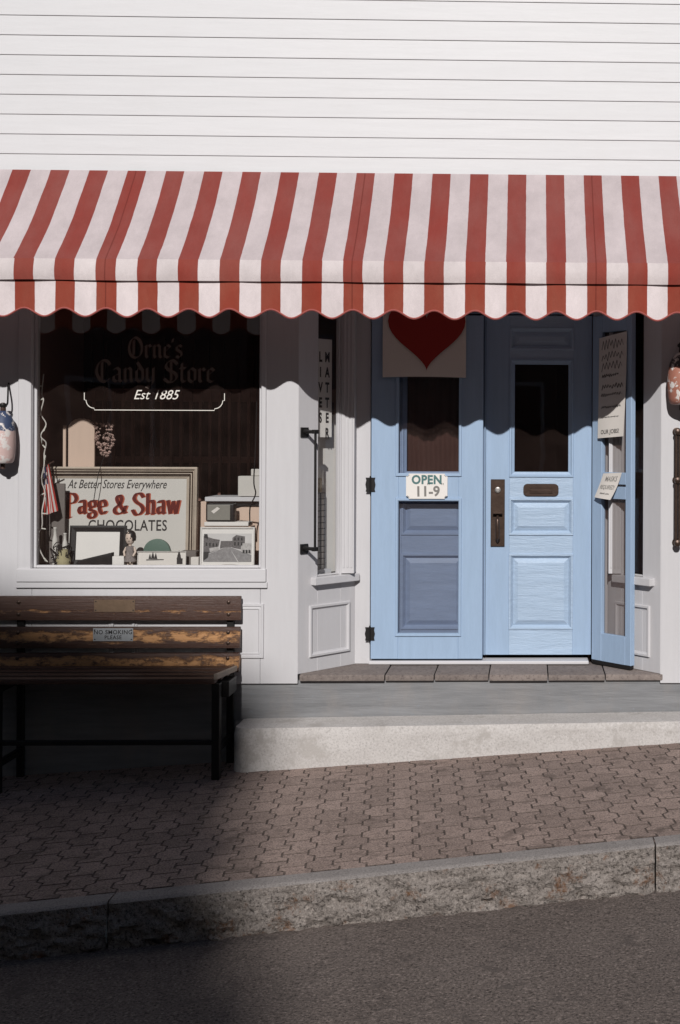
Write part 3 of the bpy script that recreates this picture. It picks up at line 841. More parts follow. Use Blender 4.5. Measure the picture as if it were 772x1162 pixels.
# handle set on the middle door
mb = MB(); hx0, hx1 = X(557, YI, 580), X(573, YI, 580); hz0, hz1 = zz(620), zz(544)
mb.box(hx0, hx1, YI - 0.012, YI - 0.001, hz0, hz1)
hc = (hx0 + hx1) / 2
mb.tube(catmull([(hc, YI - 0.01, zz(585)), (hc, YI - 0.05, zz(588)), (hc, YI - 0.062, zz(597)), (hc, YI - 0.055, zz(608)), (hc, YI - 0.035, zz(613)), (hc, YI - 0.01, zz(615))], 5), [0.010] * 6 + [0.015] * 12 + [0.010] * 8, 10)
mb.box(hc - 0.034, hc + 0.034, YI - 0.05, YI - 0.012, zz(583), zz(581.5))
mb.build('handle', 'bronze', mid_door, 0.002, smooth=True)
mb = MB(); mb.lathe([(0.021, -0.0121), (0.021, -0.020), (0.012, -0.024)], (hc, YI, zz(556)), 16, 'Y'); mb.build('lock_cylinder', 'steel', mid_door)
mb = MB()
ax, bx_, az, bz_ = X(594, YI, 556), X(634, YI, 556), zz(563), zz(549)
pts = []
rr = 0.03
for cx_, cz_, a0 in ((bx_ - rr, bz_ - rr, 0), (ax + rr, bz_ - rr, 90), (ax + rr, az + rr, 180), (bx_ - rr, az + rr, 270)):
    for k_ in range(6): pts.append((cx_ + rr * math.cos(R(a0 + k_ * 18)), cz_ + rr * math.sin(R(a0 + k_ * 18))))
mb.poly(pts, YI - 0.009, YI - 0.001)
mb.ring(ax + 0.045, bx_ - 0.045, az + 0.022, bz_ - 0.022, 0.008, YI - 0.014, YI - 0.0092)
mb.box(ax + 0.054, bx_ - 0.054, YI - 0.011, YI - 0.0092, az + 0.031, bz_ - 0.031)
mb.build('letter_slot', 'bronze', mid_door, 0.001)
# astragal
mb = MB(); mb.box(lw + 0.002, mx0 - 0.002, YI - 0.016, YI + 0.03, zz(743), 2.51); mb.build('astragal', 'blue', B, 0.003)
# left outer screen door
zo = lambda py: Z(py, YD, 480)
sd0, sd1 = X(421.5, YD, 650), X(548, YD, 650)
so0, so1_ = X(452.5, YD, 650), X(520.5, YD, 650)
mb = MB()
mb.box(sd0, so0, YD - 0.03, YD + 0.01, zo(747), 2.5); mb.box(so1_, sd1, YD - 0.03, YD + 0.01, zo(747), 2.5)
sdoor = mb.build('screen_door', 'blue', B, 0.003)
for a, b in ((747, 718), (568.5, 537), (385, 340)):
    mb = MB(); mb.box(so0, so1_, YD - 0.0292, YD + 0.009, zo(a), zo(b)); mb.build('rail', 'blue', sdoor, 0.002)
for a, b in ((718, 568.5), (537, 385)):
    mb = MB(); mb.molding(so0 - 0.022, so1_ + 0.022, zo(a) - 0.022, zo(b) + 0.022, [(0, YD - 0.0295), (0.003, YD - 0.040), (0.016, YD - 0.040), (0.022, YD - 0.034), (0.0235, YD + 0.005)])
    mb.build('opening_bead', 'blue', sdoor)
for a, b in ((718, 568.5), (537, 385)):
    mb = MB(); mb.add([(so0, YD, zo(a)), (so1_, YD, zo(a)), (so1_, YD, zo(b)), (so0, YD, zo(b))], [(0, 1, 2, 3)])
    mb.build('insect_screen' if a > 600 else 'pane', 'screen' if a > 600 else 'glass', sdoor)
for pa, pb in ((542, 558), (711, 726)):
    mb = MB()
    za, zb_ = zo(pb), zo(pa); hx = X(420.8, YD, 650)
    for sgn in (-1, 1):
        ppl = [(hx + sgn * 0.004, za), (hx + sgn * 0.034, za), (hx + sgn * 0.030, za + 0.02), (hx + sgn * 0.036, (za + zb_) / 2), (hx + sgn * 0.030, zb_ - 0.02), (hx + sgn * 0.034, zb_), (hx + sgn * 0.004, zb_)]
        mb.poly(ppl if sgn > 0 else ppl[::-1], YD - 0.036, YD - 0.0305)
    mb.tube([(hx, YD - 0.036, za - 0.012), (hx, YD - 0.036, za - 0.004), (hx, YD - 0.036, zb_ + 0.004), (hx, YD - 0.036, zb_ + 0.012)], [0.004, 0.007, 0.007, 0.004], 8)
    mb.build('hinge', 'black', sdoor)
# right outer leaf, standing open
H = (X(671.5, YD, 650), YD - 0.005); E_ = (X(716, 0.12, 650), 0.12)
ML = frame_matrix((H[0], H[1], 0), (E_[0] - H[0], E_[1] - H[1]))
LL = math.hypot(E_[0] - H[0], E_[1] - H[1])
UL = lambda px: on_line(px, H, E_, 650)
ZL = lambda py: Z(py, 0.28, 695)
a0, a1 = UL(682.5), UL(709.5)
lz0 = 0.032
mb = MB(ML)
mb.box(0.0, a0, 0, 0.042, lz0, 2.5); mb.box(a1, LL, 0, 0.042, lz0, 2.5)
leaf = mb.build('screen_door', 'blue', B, 0.003)
leaf['label'] = 'narrow blue leaf standing open at the right'
for p, q in ((lz0, ZL(720)), (ZL(566), ZL(552)), (ZL(549.5), ZL(536)), (2.38, 2.5)):
    mb = MB(ML); mb.box(a0, a1, 0.0006, 0.0414, p, q); mb.build('rail', 'blue', leaf, 0.002)
for p, q in ((ZL(720), ZL(566)), (ZL(536), 2.38)):
    mb = MB(ML); mb.add([(a0, 0.03, p), (a1, 0.03, p), (a1, 0.03, q), (a0, 0.03, q)], [(0, 1, 2, 3)])
    mb.build('insect_screen', 'leaf_screen', leaf)
mb = MB(ML); mb.box(0.004, LL - 0.01, 0.006, 0.036, 0.004, lz0 - 0.001); mb.build('door_sweep', 'black', leaf)

# grab bars beside the entrance
ub = U(345)
mb = MB(MS1)
zu, zl = Z(490, 0.05, 350), Z(622, 0.05, 350)
mb.tube([(ub, -0.115, zu), (ub, -0.115, zl)], 0.009, 10)
gb = mb.build('grab_bar', 'black', B, smooth=True)
for zc in (zu, zl):
    mb = MB(MS1)
    mb.box(ub - 0.035, ub + 0.035, -0.010, -0.0005, zc - 0.038, zc + 0.030)
    mb.tube([(ub, -0.008, zc), (ub, -0.04, zc), (ub, -0.122, zc)], [0.020, 0.013, 0.013], 10)
    mb.box(ub - 0.02, ub + 0.02, -0.128, -0.100, zc - 0.014, zc + 0.014)
    mb.build('bracket', 'black', gb, 0.002)
gx = X(768.8, -0.05, 550)
zr = [Z(490, -0.05, 768), Z(545, -0.05, 768), Z(616, -0.05, 768)]
mb = MB()
mb.tube([(gx - 0.010, -0.06, zr[0]), (gx - 0.010, -0.06, zr[2])], 0.011, 10); mb.tube([(gx + 0.014, -0.055, zr[0]), (gx + 0.014, -0.055, zr[2])], 0.009, 10)
gb = mb.build('grab_bar', 'bronze', B, smooth=True)
for zc in zr:
    mb = MB()
    mb.lathe([(0.030, -0.0005), (0.030, -0.008), (0.015, -0.014), (0.013, -0.040), (0.024, -0.052), (0.027, -0.066), (0.020, -0.082), (0.006, -0.088)], (gx, 0, zc), 14, 'Y')
    mb.lathe([(0.0195, -0.022), (0.0195, 0.022)], (gx, -0.06, zc), 12)
    mb.build('knob', 'bronze', gb, smooth=True)

# display shelf behind the window
mb = MB(); mb.box(WX0 - 0.05, WX1 + 0.02, 0.145, 1.0, WZ0 - 0.08, WZ0 - 0.004); mb.box(WX0, WX1, 0.071, 0.144, WZ0 - 0.08, WZ0 - 0.004); mb.build('display_shelf', 'dark_wood', B)
mb = MB(); mb.box(WX0 - 0.12, WX0 - 0.06, 0.145, 1.2, -0.02, 2.9); mb.build('display_side', 'dark_room', B)

# ------------------------------------------------------------------ awning
YA = -0.68
PER = 46.05 * (DIST + YA) / FPX
RC = X(493, YA, 335)             # middle of one red stripe
def stripes(name, white, red, transl, seam=True, seed=0.0):
    m, nt, b = _new(name)
    pos = nt.nodes.new('ShaderNodeNewGeometry').outputs['Position']
    sp = nt.nodes.new('ShaderNodeSeparateXYZ'); nt.links.new(pos, sp.inputs[0])
    wob = _math(nt, 'MULTIPLY', _math(nt, 'SUBTRACT', _noise(nt, _pos(nt), 9, 3), 0.5), 0.006)
    mpx = nt.nodes.new('ShaderNodeCombineXYZ'); nt.links.new(sp.outputs[0], mpx.inputs[0]); mpx.inputs[1].default_value = seed
    drift = _math(nt, 'MULTIPLY', _math(nt, 'SUBTRACT', _noise(nt, mpx.outputs[0], 1.1, 1), 0.5), 0.035 if seed else 0.012)
    x = _math(nt, 'ADD', _math(nt, 'ADD', sp.outputs[0], wob), drift)
    t = _math(nt, 'DIVIDE', _math(nt, 'SUBTRACT', x, RC), PER)
    fr = _math(nt, 'ABSOLUTE', _math(nt, 'SUBTRACT', t, _math(nt, 'ROUND', t)))
    mask = _ramp(nt, fr, [(0.238, 1.0), (0.244, 0.0)])
    dirt = _noise(nt, _pos(nt, (1, 1, 0.5)), 4, 8, 0.7)
    weave = _noise(nt, _pos(nt, (1, 1, 1)), 220, 2, 0.6)
    fade = _noise(nt, _pos(nt, (3, 1, 1)), 1.7, 4, 0.6)
    w = _mix(nt, _ramp(nt, dirt, [(0.35, 0.0), (0.75, 1.0)]), white, mul(white, 0.76))
    r = _mix(nt, _ramp(nt, fade, [(0.3, 0.0), (0.75, 1.0)]), red, (red[0] * 1.0, red[1] * 1.75, red[2] * 1.9))
    r = _mix(nt, _ramp(nt, dirt, [(0.4, 0.0), (0.8, 0.6)]), r, mul(red, 0.72))
    c = _mix(nt, mask, w, r)
    c = _mix(nt, 0.25, c, _mix(nt, 1.0, c, _ramp(nt, weave, [(0.3, 0.75), (0.7, 1.2)]), 'MULTIPLY'))
    if seam:
        t6 = _math(nt, 'DIVIDE', _math(nt, 'SUBTRACT', sp.outputs[0], RC + PER * 3.98), PER * 6)
        f6 = _math(nt, 'ABSOLUTE', _math(nt, 'SUBTRACT', t6, _math(nt, 'ROUND', t6)))
        sm = _ramp(nt, f6, [(0.0016, 0.75), (0.0034, 0.0)])
        c = _mix(nt, sm, c, (0.12, 0.02, 0.015))
    nt.links.new(c, b.inputs['Base Color'])
    b.inputs['Roughness'].default_value = 0.85
    b.inputs['Specular IOR Level'].default_value = 0.15
    wr = _noise(nt, _pos(nt, (2.5, 1, 1)), 5, 3, 0.5)
    _bump(nt, b, _math(nt, 'ADD', _math(nt, 'MULTIPLY', weave, 0.06), wr), 0.4, 0.035)
    tr = nt.nodes.new('ShaderNodeBsdfTranslucent'); nt.links.new(c, tr.inputs[0])
    mx = nt.nodes.new('ShaderNodeMixShader'); mx.inputs[0].default_value = transl
    nt.links.new(b.outputs[0], mx.inputs[1]); nt.links.new(tr.outputs[0], mx.inputs[2])
    nt.links.new(mx.outputs[0], nt.nodes['Material Output'].inputs[0])
    return m
M['stripe_top'] = stripes('striped_canvas_weathered', (0.60, 0.525, 0.535), (0.265, 0.050, 0.040), 0.15)
M['stripe_val'] = stripes('striped_canvas_valance', (0.84, 0.745, 0.75), (0.31, 0.052, 0.032), 0.15, seed=3.7)
M['stripe_lip'] = stripes('striped_canvas_lip', (0.74, 0.665, 0.665), (0.285, 0.050, 0.036), 0.12, seed=8.2)
M['binding'] = flat('red_edge_binding', (0.32, 0.085, 0.075), 0.85)
AWL, AWR = -6.0, 4.6
aw = thing('striped_awning', (-0.7, -0.05, 2.6), 'red and white striped canvas awning with scalloped valance over the shopfront', 'awning')
ztop, zk, zv = Z(197, 0, 386) , Z(295.5, YA, 386), Z(320, YA, 386)
zlow = Z(361.0, YA, 386)
def canopy(u, v):
    x = AWL + (AWR - AWL) * u
    sag = -0.040 * math.sin(math.pi * v) + 0.007 * math.sin(x * 2 * math.pi / (PER * 6) + 1) * math.sin(math.pi * v)
    wr = (0.006 * noise.noise(Vector((x * 2.2, v * 2.5, 0.3))) + 0.003 * noise.noise(Vector((x * 6 + v * 3, v * 5, 1.3)))) * math.sin(math.pi * min(1, v * 1.05))
    y = -0.028 + (YA + 0.012 + 0.028) * v - 0.012 * math.sin(math.pi * v) * 0
    return (x, y - wr, ztop + (zk - ztop) * v + sag * (1 - 0.25 * v) + wr)
mb = MB(); mb.grid(canopy, 260, 22); can = mb.build('canopy', 'stripe_top', aw, smooth='all', normals=False)
def lip(u, v):
    x = AWL + (AWR - AWL) * u
    p0 = canopy(u, 1.0)
    bul = 0.014 * math.sin(math.pi * min(1, v * 0.8)) + 0.006 * v * noise.noise(Vector((x * 5, v * 1.5, 2)))
    return (x, YA + 0.012 - bul - 0.004 * v, p0[2] + (zv - zk) * v + 0.008 * v * noise.noise(Vector((x * 1.8, 3, 2))))
mb = MB(); mb.grid(lip, 260, 5); mb.build('front_lip', 'stripe_lip', aw, smooth='all', normals=False)
def val(u, v):
    x = AWL + (AWR - AWL) * u
    ph = 2 * math.pi * (x - RC) / PER
    zl = zlow + 0.027 + 0.027 * math.cos(ph) + 0.004 * noise.noise(Vector((x * 3.1, 5, 1))) + 0.003 * noise.noise(Vector((x * 1.2, 7, 1)))
    rip = (0.008 * math.sin(ph * 0.5 + 1.1) + 0.006 * noise.noise(Vector((x * 5.2, 1.4, 4))) + 0.014 * noise.noise(Vector((x * 1.7, 0.4, 4)))) * v
    zt_ = zv + 0.06 + 0.003 * noise.noise(Vector((x * 1.8, 3, 2)))
    return (x, YA + 0.012 + rip + 0.006 * (1 - v), zt_ + (zl - zt_) * v)
mb = MB(); mb.grid(val, 620, 6); va = mb.build('valance', 'stripe_val', aw, smooth='all', normals=False)
mb = MB(); mb.tube([val(i / 620, 1.0) for i in range(621)], 0.0065, 6); mb.build('edge_binding', 'binding', va, smooth=True)
mb = MB(); mb.tube([(AWL, YA + 0.035, zv + 0.015), (AWR, YA + 0.035, zv + 0.015)], 0.014, 8)
mb.tube([(AWL, -0.025, ztop - 0.03), (AWR, -0.025, ztop - 0.03)], 0.014, 8)
mb.build('frame_bar', 'steel', aw)
for xx in (AWL + 0.03, -4.3, -1.7, 0.99, 3.0, AWR - 0.03):
    mb = MB(); mb.tube([(xx, YA + 0.04, zv + 0.015), (xx, 0.0, zv + 0.015)], 0.011, 8); mb.tube([(xx, YA + 0.05, zv + 0.05), (xx, -0.03, ztop - 0.06)], 0.011, 8)
    mb.build('frame_arm', 'steel', aw)
for xx, sgn in ((AWL, 1), (AWR, -1)):
    mb = MB()
    pp = [canopy(0 if sgn > 0 else 1, k / 8) for k in range(9)]
    vs = [(xx, p[1], p[2]) for p in pp] + [(xx, p[1], zv) for p in pp]
    mb.add(vs, [(k_, k_ + 1, k_ + 10, k_ + 9) for k_ in range(8)])
    mb.build('side_panel', 'stripe_val', aw, normals=False)

# ------------------------------------------------------------------ signs and banners at the doors
yb_ = YD - 0.052
hb = thing('heart_banner', (X(481, yb_, 400), yb_, Z(428, yb_, 481)), 'cloth banner with a large red heart hanging on the left door', 'banner')
bx0, bx1 = X(434.5, yb_, 400), X(529, yb_, 400)
bz0 = Z(428.5, yb_, 481)
def bann(u, v):
    x = bx0 + (bx1 - bx0) * u
    return (x, yb_ - 0.006 * math.sin(u * 5 + 0.5) * (1 - v) - 0.002 * math.sin(u * 11 + v * 4), bz0 + 0.66 * v + (0.006 * math.sin(u * 3.1) if v < 0.01 else 0))
mb = MB(); mb.grid(bann, 24, 14)
mb.build('cloth', 'cloth', hb, smooth='all', normals=False)
mb = MB()
hx, hz, hs = X(484.5, yb_, 400), Z(420.5, yb_, 484), 0.0167
pts = []
for k_ in range(48):
    t = 2 * math.pi * k_ / 48
    pts.append((hx + 16 * math.sin(t) ** 3 * hs * 1.03, hz + (13 * math.cos(t) - 5 * math.cos(2 * t) - 2 * math.cos(3 * t) - math.cos(4 * t) + 17) * hs))
mb.poly(pts[::-1], yb_ - 0.0135, yb_ - 0.0105)
mb.build('heart', 'red_felt', hb)
mb = MB(); mb.tube([(bx0 - 0.02, yb_, bz0 + 0.66), (bx1 + 0.02, yb_, bz0 + 0.66)], 0.008, 8); mb.build('rod', 'dark_wood', hb)

yo = YD - 0.048
os_ = thing('opening_hours_sign', (X(484, yo, 560), yo, Z(566, yo, 484)), 'small white hand lettered open hours sign between the door openings', 'sign')
x0, x1, z0, z1 = X(461, yo, 550), X(508, yo, 550), Z(566, yo, 484), Z(537.5, yo, 484)
r_ = 0.02
pts = []
for cx_, cz_, aa in ((x0, z0, 0), (x1, z0, 90), (x1, z1, 180), (x0, z1, 270)):
    arc = [(cx_ + r_ * math.cos(R(aa + k_ * 18)), cz_ + r_ * math.sin(R(aa + k_ * 18))) for k_ in range(6)]
    pts += arc[::-1]
mb = MB(); mb.poly(pts, yo - 0.003, yo); mb.build('board', 'card', os_)
mb = MB(); put_text(mb, 'OPEN', 0.086, (x0 + x1) / 2, z1 - 0.046, yo - 0.0036, offset=0.0035, sx=0.92, spacing=1.08); mb.build('lettering', 'teal_ink', os_)
mb = MB(); put_text(mb, '11-9', 0.100, (x0 + x1) / 2 + 0.005, z0 + 0.050, yo - 0.0036, offset=0.003, sx=0.98, rot=0.02)
put_text(mb, '"', 0.06, (x0 + x1) / 2 + 0.012, z0 + 0.088, yo - 0.0036); put_text(mb, '"', 0.06, (x0 + x1) / 2 + 0.112, z0 + 0.088, yo - 0.0036)
mb.build('hours_lettering', 'grey_ink', os_)
for i in range(4):
    mb = MB(); line_strip(mb, [((x0, x1, x1, x0)[i] + (0.024, -0.024, -0.024, 0.024)[i] * (1 if k_ == 0 else 0.35), (z0, z0, z1, z1)[i] + (0.024, 0.024, -0.024, -0.024)[i] * (0.35 if k_ == 0 else 1.0)) for k_ in range(2)], 0.003, yo - 0.0036)
    mb.build('corner_mark', 'grey_ink', os_)

# papers taped to the open leaf (leaf coordinates: along the leaf, out of it, up)
def leaf_paper(name, corners, curl, mat, label, off=-0.012):
    t = thing(name, ML @ Vector((corners[0][0], off, corners[0][1])), label, 'notice')
    (ax_, az_), (bx2, bz2), (cx2, cz2), (dx2, dz2) = corners   # bl, br, tr, tl
    def f(u, v):
        a = (ax_ * (1 - u) + bx2 * u) * (1 - v) + (dx2 * (1 - u) + cx2 * u) * v
        z = (az_ * (1 - u) + bz2 * u) * (1 - v) + (dz2 * (1 - u) + cz2 * u) * v
        return (a, off - curl * (1 - v) ** 2 * (0.4 + u) - 0.004 * math.sin(u * 5), z)
    mb = MB(ML); mb.grid(f, 8, 16); mb.build('sheet', mat, t, smooth='all', normals=False)
    return t, f
ZP = lambda py, px=695: Z(py, 0.25, px)
n1, f1 = leaf_paper('long_paper_notice', [(UL(680.0), ZP(497.5)), (UL(711), ZP(495)), (UL(711.5), ZP(377)), (UL(680.5), ZP(383))], 0.02, 'paper', 'long hand lettered paper notice taped to the open blue leaf')
def scribble(t, f, rows, name='lettering', mat='ink', out=0.0015):
    mb = MB(ML)
    for (s, u, v, size, wid, hgt) in rows:
        vs, fs = font_poly(s, 1.0, offset=0.012)
        if not vs: continue
        w_ = max(a for a, b in vs) - min(a for a, b in vs)
        h_ = max(b for a, b in vs) - min(b for a, b in vs)
        out_v = []
        for a, b in vs:
            p = Vector(f(u + a / w_ * wid, v + b / h_ * hgt)); out_v.append((p.x, p.y - out, p.z))
        mb.add(out_v, fs)
    mb.build(name, mat, t)
def wiggle(t, f, rows, name='handwriting', out=0.0016, mat='ink'):
    mb = MB(ML); rg = random.Random(5)
    for (u0, u1, v, amp, n) in rows:
        pts = []
        for i in range(n + 1):
            u = u0 + (u1 - u0) * i / n
            p = Vector(f(u, v + amp * rg.uniform(0.3, 1) * (1 if i % 2 else -1))); pts.append((p.x, p.y - out, p.z))
        vs, fs = [], []
        for i, p in enumerate(pts):
            vs += [(p[0] - 0.0026, p[1], p[2] + 0.0018), (p[0] + 0.0026, p[1], p[2] - 0.0018)]
        mb.add(vs, [(2 * i, 2 * i + 1, 2 * i + 3, 2 * i + 2) for i in range(len(pts) - 1)])
    mb.build(name, mat, t)
wiggle(n1, f1, [(0.12, 0.88, 0.915, 0.055, 14), (0.12, 0.88, 0.80, 0.05, 14), (0.12, 0.85, 0.70, 0.045, 12)], 'large_handwriting', mat='grey_ink')
wiggle(n1, f1, [(0.14, 0.75, 0.61, 0.018, 18), (0.14, 0.9, 0.50, 0.028, 16), (0.12, 0.85, 0.42, 0.02, 18), (0.15, 0.85, 0.30, 0.014, 22), (0.13, 0.8, 0.20, 0.006, 24)])
scribble(n1, f1, [('OUR JOBS!', 0.48, 0.055, 1, 0.68, 0.055)])
n2, f2 = leaf_paper('small_paper_notice', [(UL(677.5), ZP(565)), (UL(699), ZP(567)), (UL(706.5), ZP(536)), (UL(686), ZP(537.5))], 0.035, 'paper', 'small tilted paper notice reading masks required on the open leaf', -0.014)
scribble(n2, f2, [('MASKS', 0.55, 0.76, 1, 0.6, 0.2)], mat='grey_ink')
scribble(n2, f2, [('REQUIRED!', 0.5, 0.44, 1, 0.76, 0.19)], mat='grey_ink')
scribble(n2, f2, [('thank you', 0.5, 0.2, 1, 0.5, 0.09)], 'thanks_lettering')

# sign, card and wire rack in the splayed window
def Psign(u, v, z): return MS1 @ Vector((u, v, z))
zt_s, zb_s = Z(384, 0.2, 370), Z(496, 0.2, 370)
su0, su1 = U(362) - 0.03, U(377.5)
sg = thing('window_slogan_sign', Psign((su0 + su1) / 2, 0.06, zb_s), 'white vertical lettered sign inside the narrow window left of the doors', 'sign')
mb = MB(MS1); mb.box(su0 - 0.03, su1 + 0.045, 0.060, 0.064, zb_s, zt_s); mb.build('board', 'card', sg)
mb = MB(MS1)
for k_, ch in enumerate('LIVES'): put_text(mb, ch, 0.095, U(364.5) + 0.045, zt_s - 0.13 - 0.107 * k_, 0.0590, sx=0.62, offset=0.004)
for k_, ch in enumerate('MATTER'): put_text(mb, ch, 0.095, U(372.2) + 0.045, zt_s - 0.13 - 0.107 * k_, 0.0590, sx=0.62, offset=0.004)
mb.build('lettering', 'ink', sg)
mb = MB(MS1); mb.box(U(361), U(389) + 0.08, 0.14, 0.15, 0.66, Z(470, 0.3, 375)); cb = mb.build('pale_backboard', 'card', None)
tag(cb, 'pale board standing inside the narrow window left of the doors', 'board')
mb = MB(MS1); mb.box(U(362) + 0.03, U(370) + 0.04, 0.085, 0.095, Z(559, 0.2, 366), Z(543, 0.2, 366)); cb = mb.build('tan_card', 'tan', None)
tag(cb, 'small tan card on top of the wire rack', 'card')
rk0, rk1, rz0, rz1 = U(360.5) + 0.05, U(374) + 0.055, Z(642, 0.2, 368), Z(560, 0.2, 368)
rack = thing('wire_rack', Psign(rk0, 0.1, rz0), 'black wire grid rack behind the narrow window glass', 'rack')
mb = MB(MS1)
nz_ = 12
for i in range(nz_ + 1): mb.tube([(rk0 - 0.06, 0.10, rz0 + (rz1 - rz0) * i / nz_), (rk1, 0.10, rz0 + (rz1 - rz0) * i / nz_)], 0.0022, 5)
for i in range(5): mb.tube([(rk0 - 0.06 + (rk1 - rk0 + 0.06) * i / 4, 0.103, rz0 - 0.03), (rk0 - 0.06 + (rk1 - rk0 + 0.06) * i / 4, 0.103, rz1)], 0.0022, 5)
mb.build('wire_grid', 'black', rack)
mb = MB(MS1); mb.box(rk0 - 0.07, rk1 + 0.02, 0.06, 0.135, 0.63, rz0 - 0.032); mb.build('base', 'white_b', rack)

# ------------------------------------------------------------------ buoys
def buoy_mat(name, low, top, chip, ztop_, zbot, amt):
    m, nt, b = _new(name)
    pos = nt.nodes.new('ShaderNodeNewGeometry').outputs['Position']
    sp = nt.nodes.new('ShaderNodeSeparateXYZ'); nt.links.new(pos, sp.inputs[0])
    c = _mix(nt, _math(nt, 'GREATER_THAN', _math(nt, 'ADD', sp.outputs[2], _math(nt, 'MULTIPLY', _noise(nt, _pos(nt), 30, 3), 0.02)), ztop_ + 0.01), low, top)
    n = _noise(nt, _pos(nt), 17, 6, 0.65)
    c = _mix(nt, _ramp(nt, n, [(1 - amt, 0.0), (1 - amt + 0.02, 1.0)]), c, chip)
    nt.links.new(c, b.inputs['Base Color']); b.inputs['Roughness'].default_value = 0.6
    _bump(nt, b, n, 0.3, 0.01)
    return m
def buoy(px, ptop, pbot, rad_px, label, low, top, chip, psplit, amt, stem):
    Y = -0.10
    cx_ = X(px, Y, 500); zt_, zb_ = Z(ptop, Y, px), Z(pbot, Y, px); r_ = rad_px * (DIST + Y) / FPX
    t = thing('lobster_buoy', (cx_, Y, zb_), label, 'buoy', 'painted buoys hung on the shopfront')
    m = buoy_mat('buoy_paint', low, top, chip, Z(psplit, Y, px), zb_, amt)
    mb = MB(); h = zt_ - zb_
    prof = [(0.25, 0), (0.72, 0.012), (0.86, 0.05), (0.93, 0.12), (1.0, 0.35), (1.0, 0.5), (0.95, 0.66), (0.84, 0.8), (0.64, 0.91), (0.42, 0.975), (0.2, 1.0)]
    mb.lathe([(a * r_, b * h) for a, b in prof], (cx_, Y, zb_), 24)
    mb.build('float_body', m, t, smooth=True)
    mb = MB(); mb.lathe([(r_ * 0.2, -0.03 - h), (r_ * 0.2, -0.006), (r_ * 0.24, 0), (r_ * 0.22, stem), (r_ * 0.12, stem + 0.01)], (cx_, Y, zt_ - 0.006), 10)
    mb.build('spindle', 'dark_wood', t, smooth=True)
    mb = MB(); mb.tube(catmull([(cx_ - 0.01, Y, zt_ + stem * 0.7), (cx_ + 0.018, Y + 0.02, zt_ + stem * 0.8), (cx_ + 0.02, Y + 0.03, zt_ + stem + 0.05), (cx_ + 0.004, Y + 0.075, zt_ + stem + 0.12), (cx_, -0.004, zt_ + stem + 0.14)], 5), 0.006, 6)
    mb.lathe([(r_ * 0.3, 0.0), (r_ * 0.34, 0.012), (r_ * 0.3, 0.024)], (cx_, Y, zt_ + stem * 0.5), 10)
    mb.build('rope', 'black', t, smooth=True)
    return t
buoy(3.5, 466, 526, 13.5, 'navy and pinkish white lobster buoy hanging left of the display window', (0.55, 0.40, 0.375), (0.035, 0.055, 0.115), (0.62, 0.58, 0.56), 489, 0.45, 0.05)
buoy(774, 400, 459.5, 17, 'chipped salmon orange buoy with dark top hanging right of the doors', (0.36, 0.15, 0.105), (0.045, 0.045, 0.048), (0.66, 0.62, 0.59), 417, 0.47, 0.07)

# ------------------------------------------------------------------ window display
def wx(px, Y): return X(px, Y, 600)
def wz(py, Y): return Z(py, Y, 170)
FL = WZ0 - 0.004
# large framed confectionery sign
Y = 0.34
x0, x1, z1 = wx(46, Y), wx(223.5, Y), wz(530, Y)
z0 = FL
sg = thing('framed_shop_sign', ((x0 + x1) / 2, Y, z0), 'large framed white sign with red lettering standing in the display window', 'sign')
tilt = 0.055
MT = Matrix.Translation((0, Y, z0)) @ Matrix.Rotation(-tilt, 4, 'X') @ Matrix.Translation((0, 0, -z0))
mb = MB(MT); mb.box(x0 + 0.01, x1 - 0.01, 0.004, 0.02, z0 + 0.01, z1 - 0.01); mb.build('board', 'sign_board', sg)
mb = MB(MT)
mb.molding(x0, x1, z0, z1, [(0, 0.02), (0, -0.03), (0.012, -0.038), (0.020, -0.030), (0.026, -0.018), (0.034, -0.022), (0.042, -0.012), (0.052, -0.016), (0.062, -0.006), (0.080, 0.002), (0.082, 0.0035)])
fr_ = mb.build('moulded_frame', 'gold_frame', sg)
mb = MB(MT)
for o_ in (0.030, 0.048): mb.molding(x0 + o_, x1 - o_, z0 + o_, z1 - o_, [(0, -0.0225), (0.004, -0.026), (0.008, -0.0225)])
mb.build('dark_bead', 'bronze', fr_)
scx = wx(138, Y)
mb = MB(MT); put_text(mb, 'At Better Stores Everywhere', 0.088, wx(131, Y), wz(550, Y), 0.0032, shear=0.35, sx=0.665, offset=0.0006, rot=0.0); mb.build('script_lettering', 'ink', sg)
sc_ = 0.0895
mb = MB(MT); pen_line(mb, 'Page & Shaw', SR, scx, wz(583, Y), sc_ * 1.08, 0.0034, 0.27, 12, 0.10, dx=0.035, dz=-0.03); mb.build('letter_shadow', 'red_shadow', sg)
mb = MB(MT); pen_line(mb, 'Page & Shaw', SR, scx, wz(583, Y), sc_ * 1.08, 0.0012, 0.21, 12, 0.045); mb.build('name_lettering', 'red_ink', sg)
mb = MB(MT); put_text(mb, 'CHOCOLATES', 0.108, wx(144, Y), wz(597, Y), 0.0032, sx=0.76, offset=0.0015, spacing=1.06); mb.build('goods_lettering', 'ink', sg)

# arched cream panel and its slim companion
Y = 0.44
x0, x1, zt_ = wx(77, Y), wx(107, Y), wz(475, Y)
pts = [(x0, FL), (x1, FL), (x1, zt_ - 0.07)]
for k_ in range(1, 9):
    a = math.pi * k_ / 9
    pts.append(((x0 + x1) / 2 + (x1 - x0) / 2 * math.cos(a), zt_ - 0.07 + 0.07 * math.sin(a)))
pts.append((x0, zt_ - 0.07))
mb = MB(); mb.poly(pts, Y, Y + 0.03); cp = mb.build('arched_panel', 'cream', None, 0.003)
tag(cp, 'cream panel with arched top behind the framed sign', 'panel')
mb = MB(); mb.box(wx(71, Y), wx(74.5, Y), Y, Y + 0.03, FL, wz(483, Y)); cp = mb.build('slim_post', 'cream', None, 0.003)
tag(cp, 'slim cream post just left of the arched cream panel', 'post')
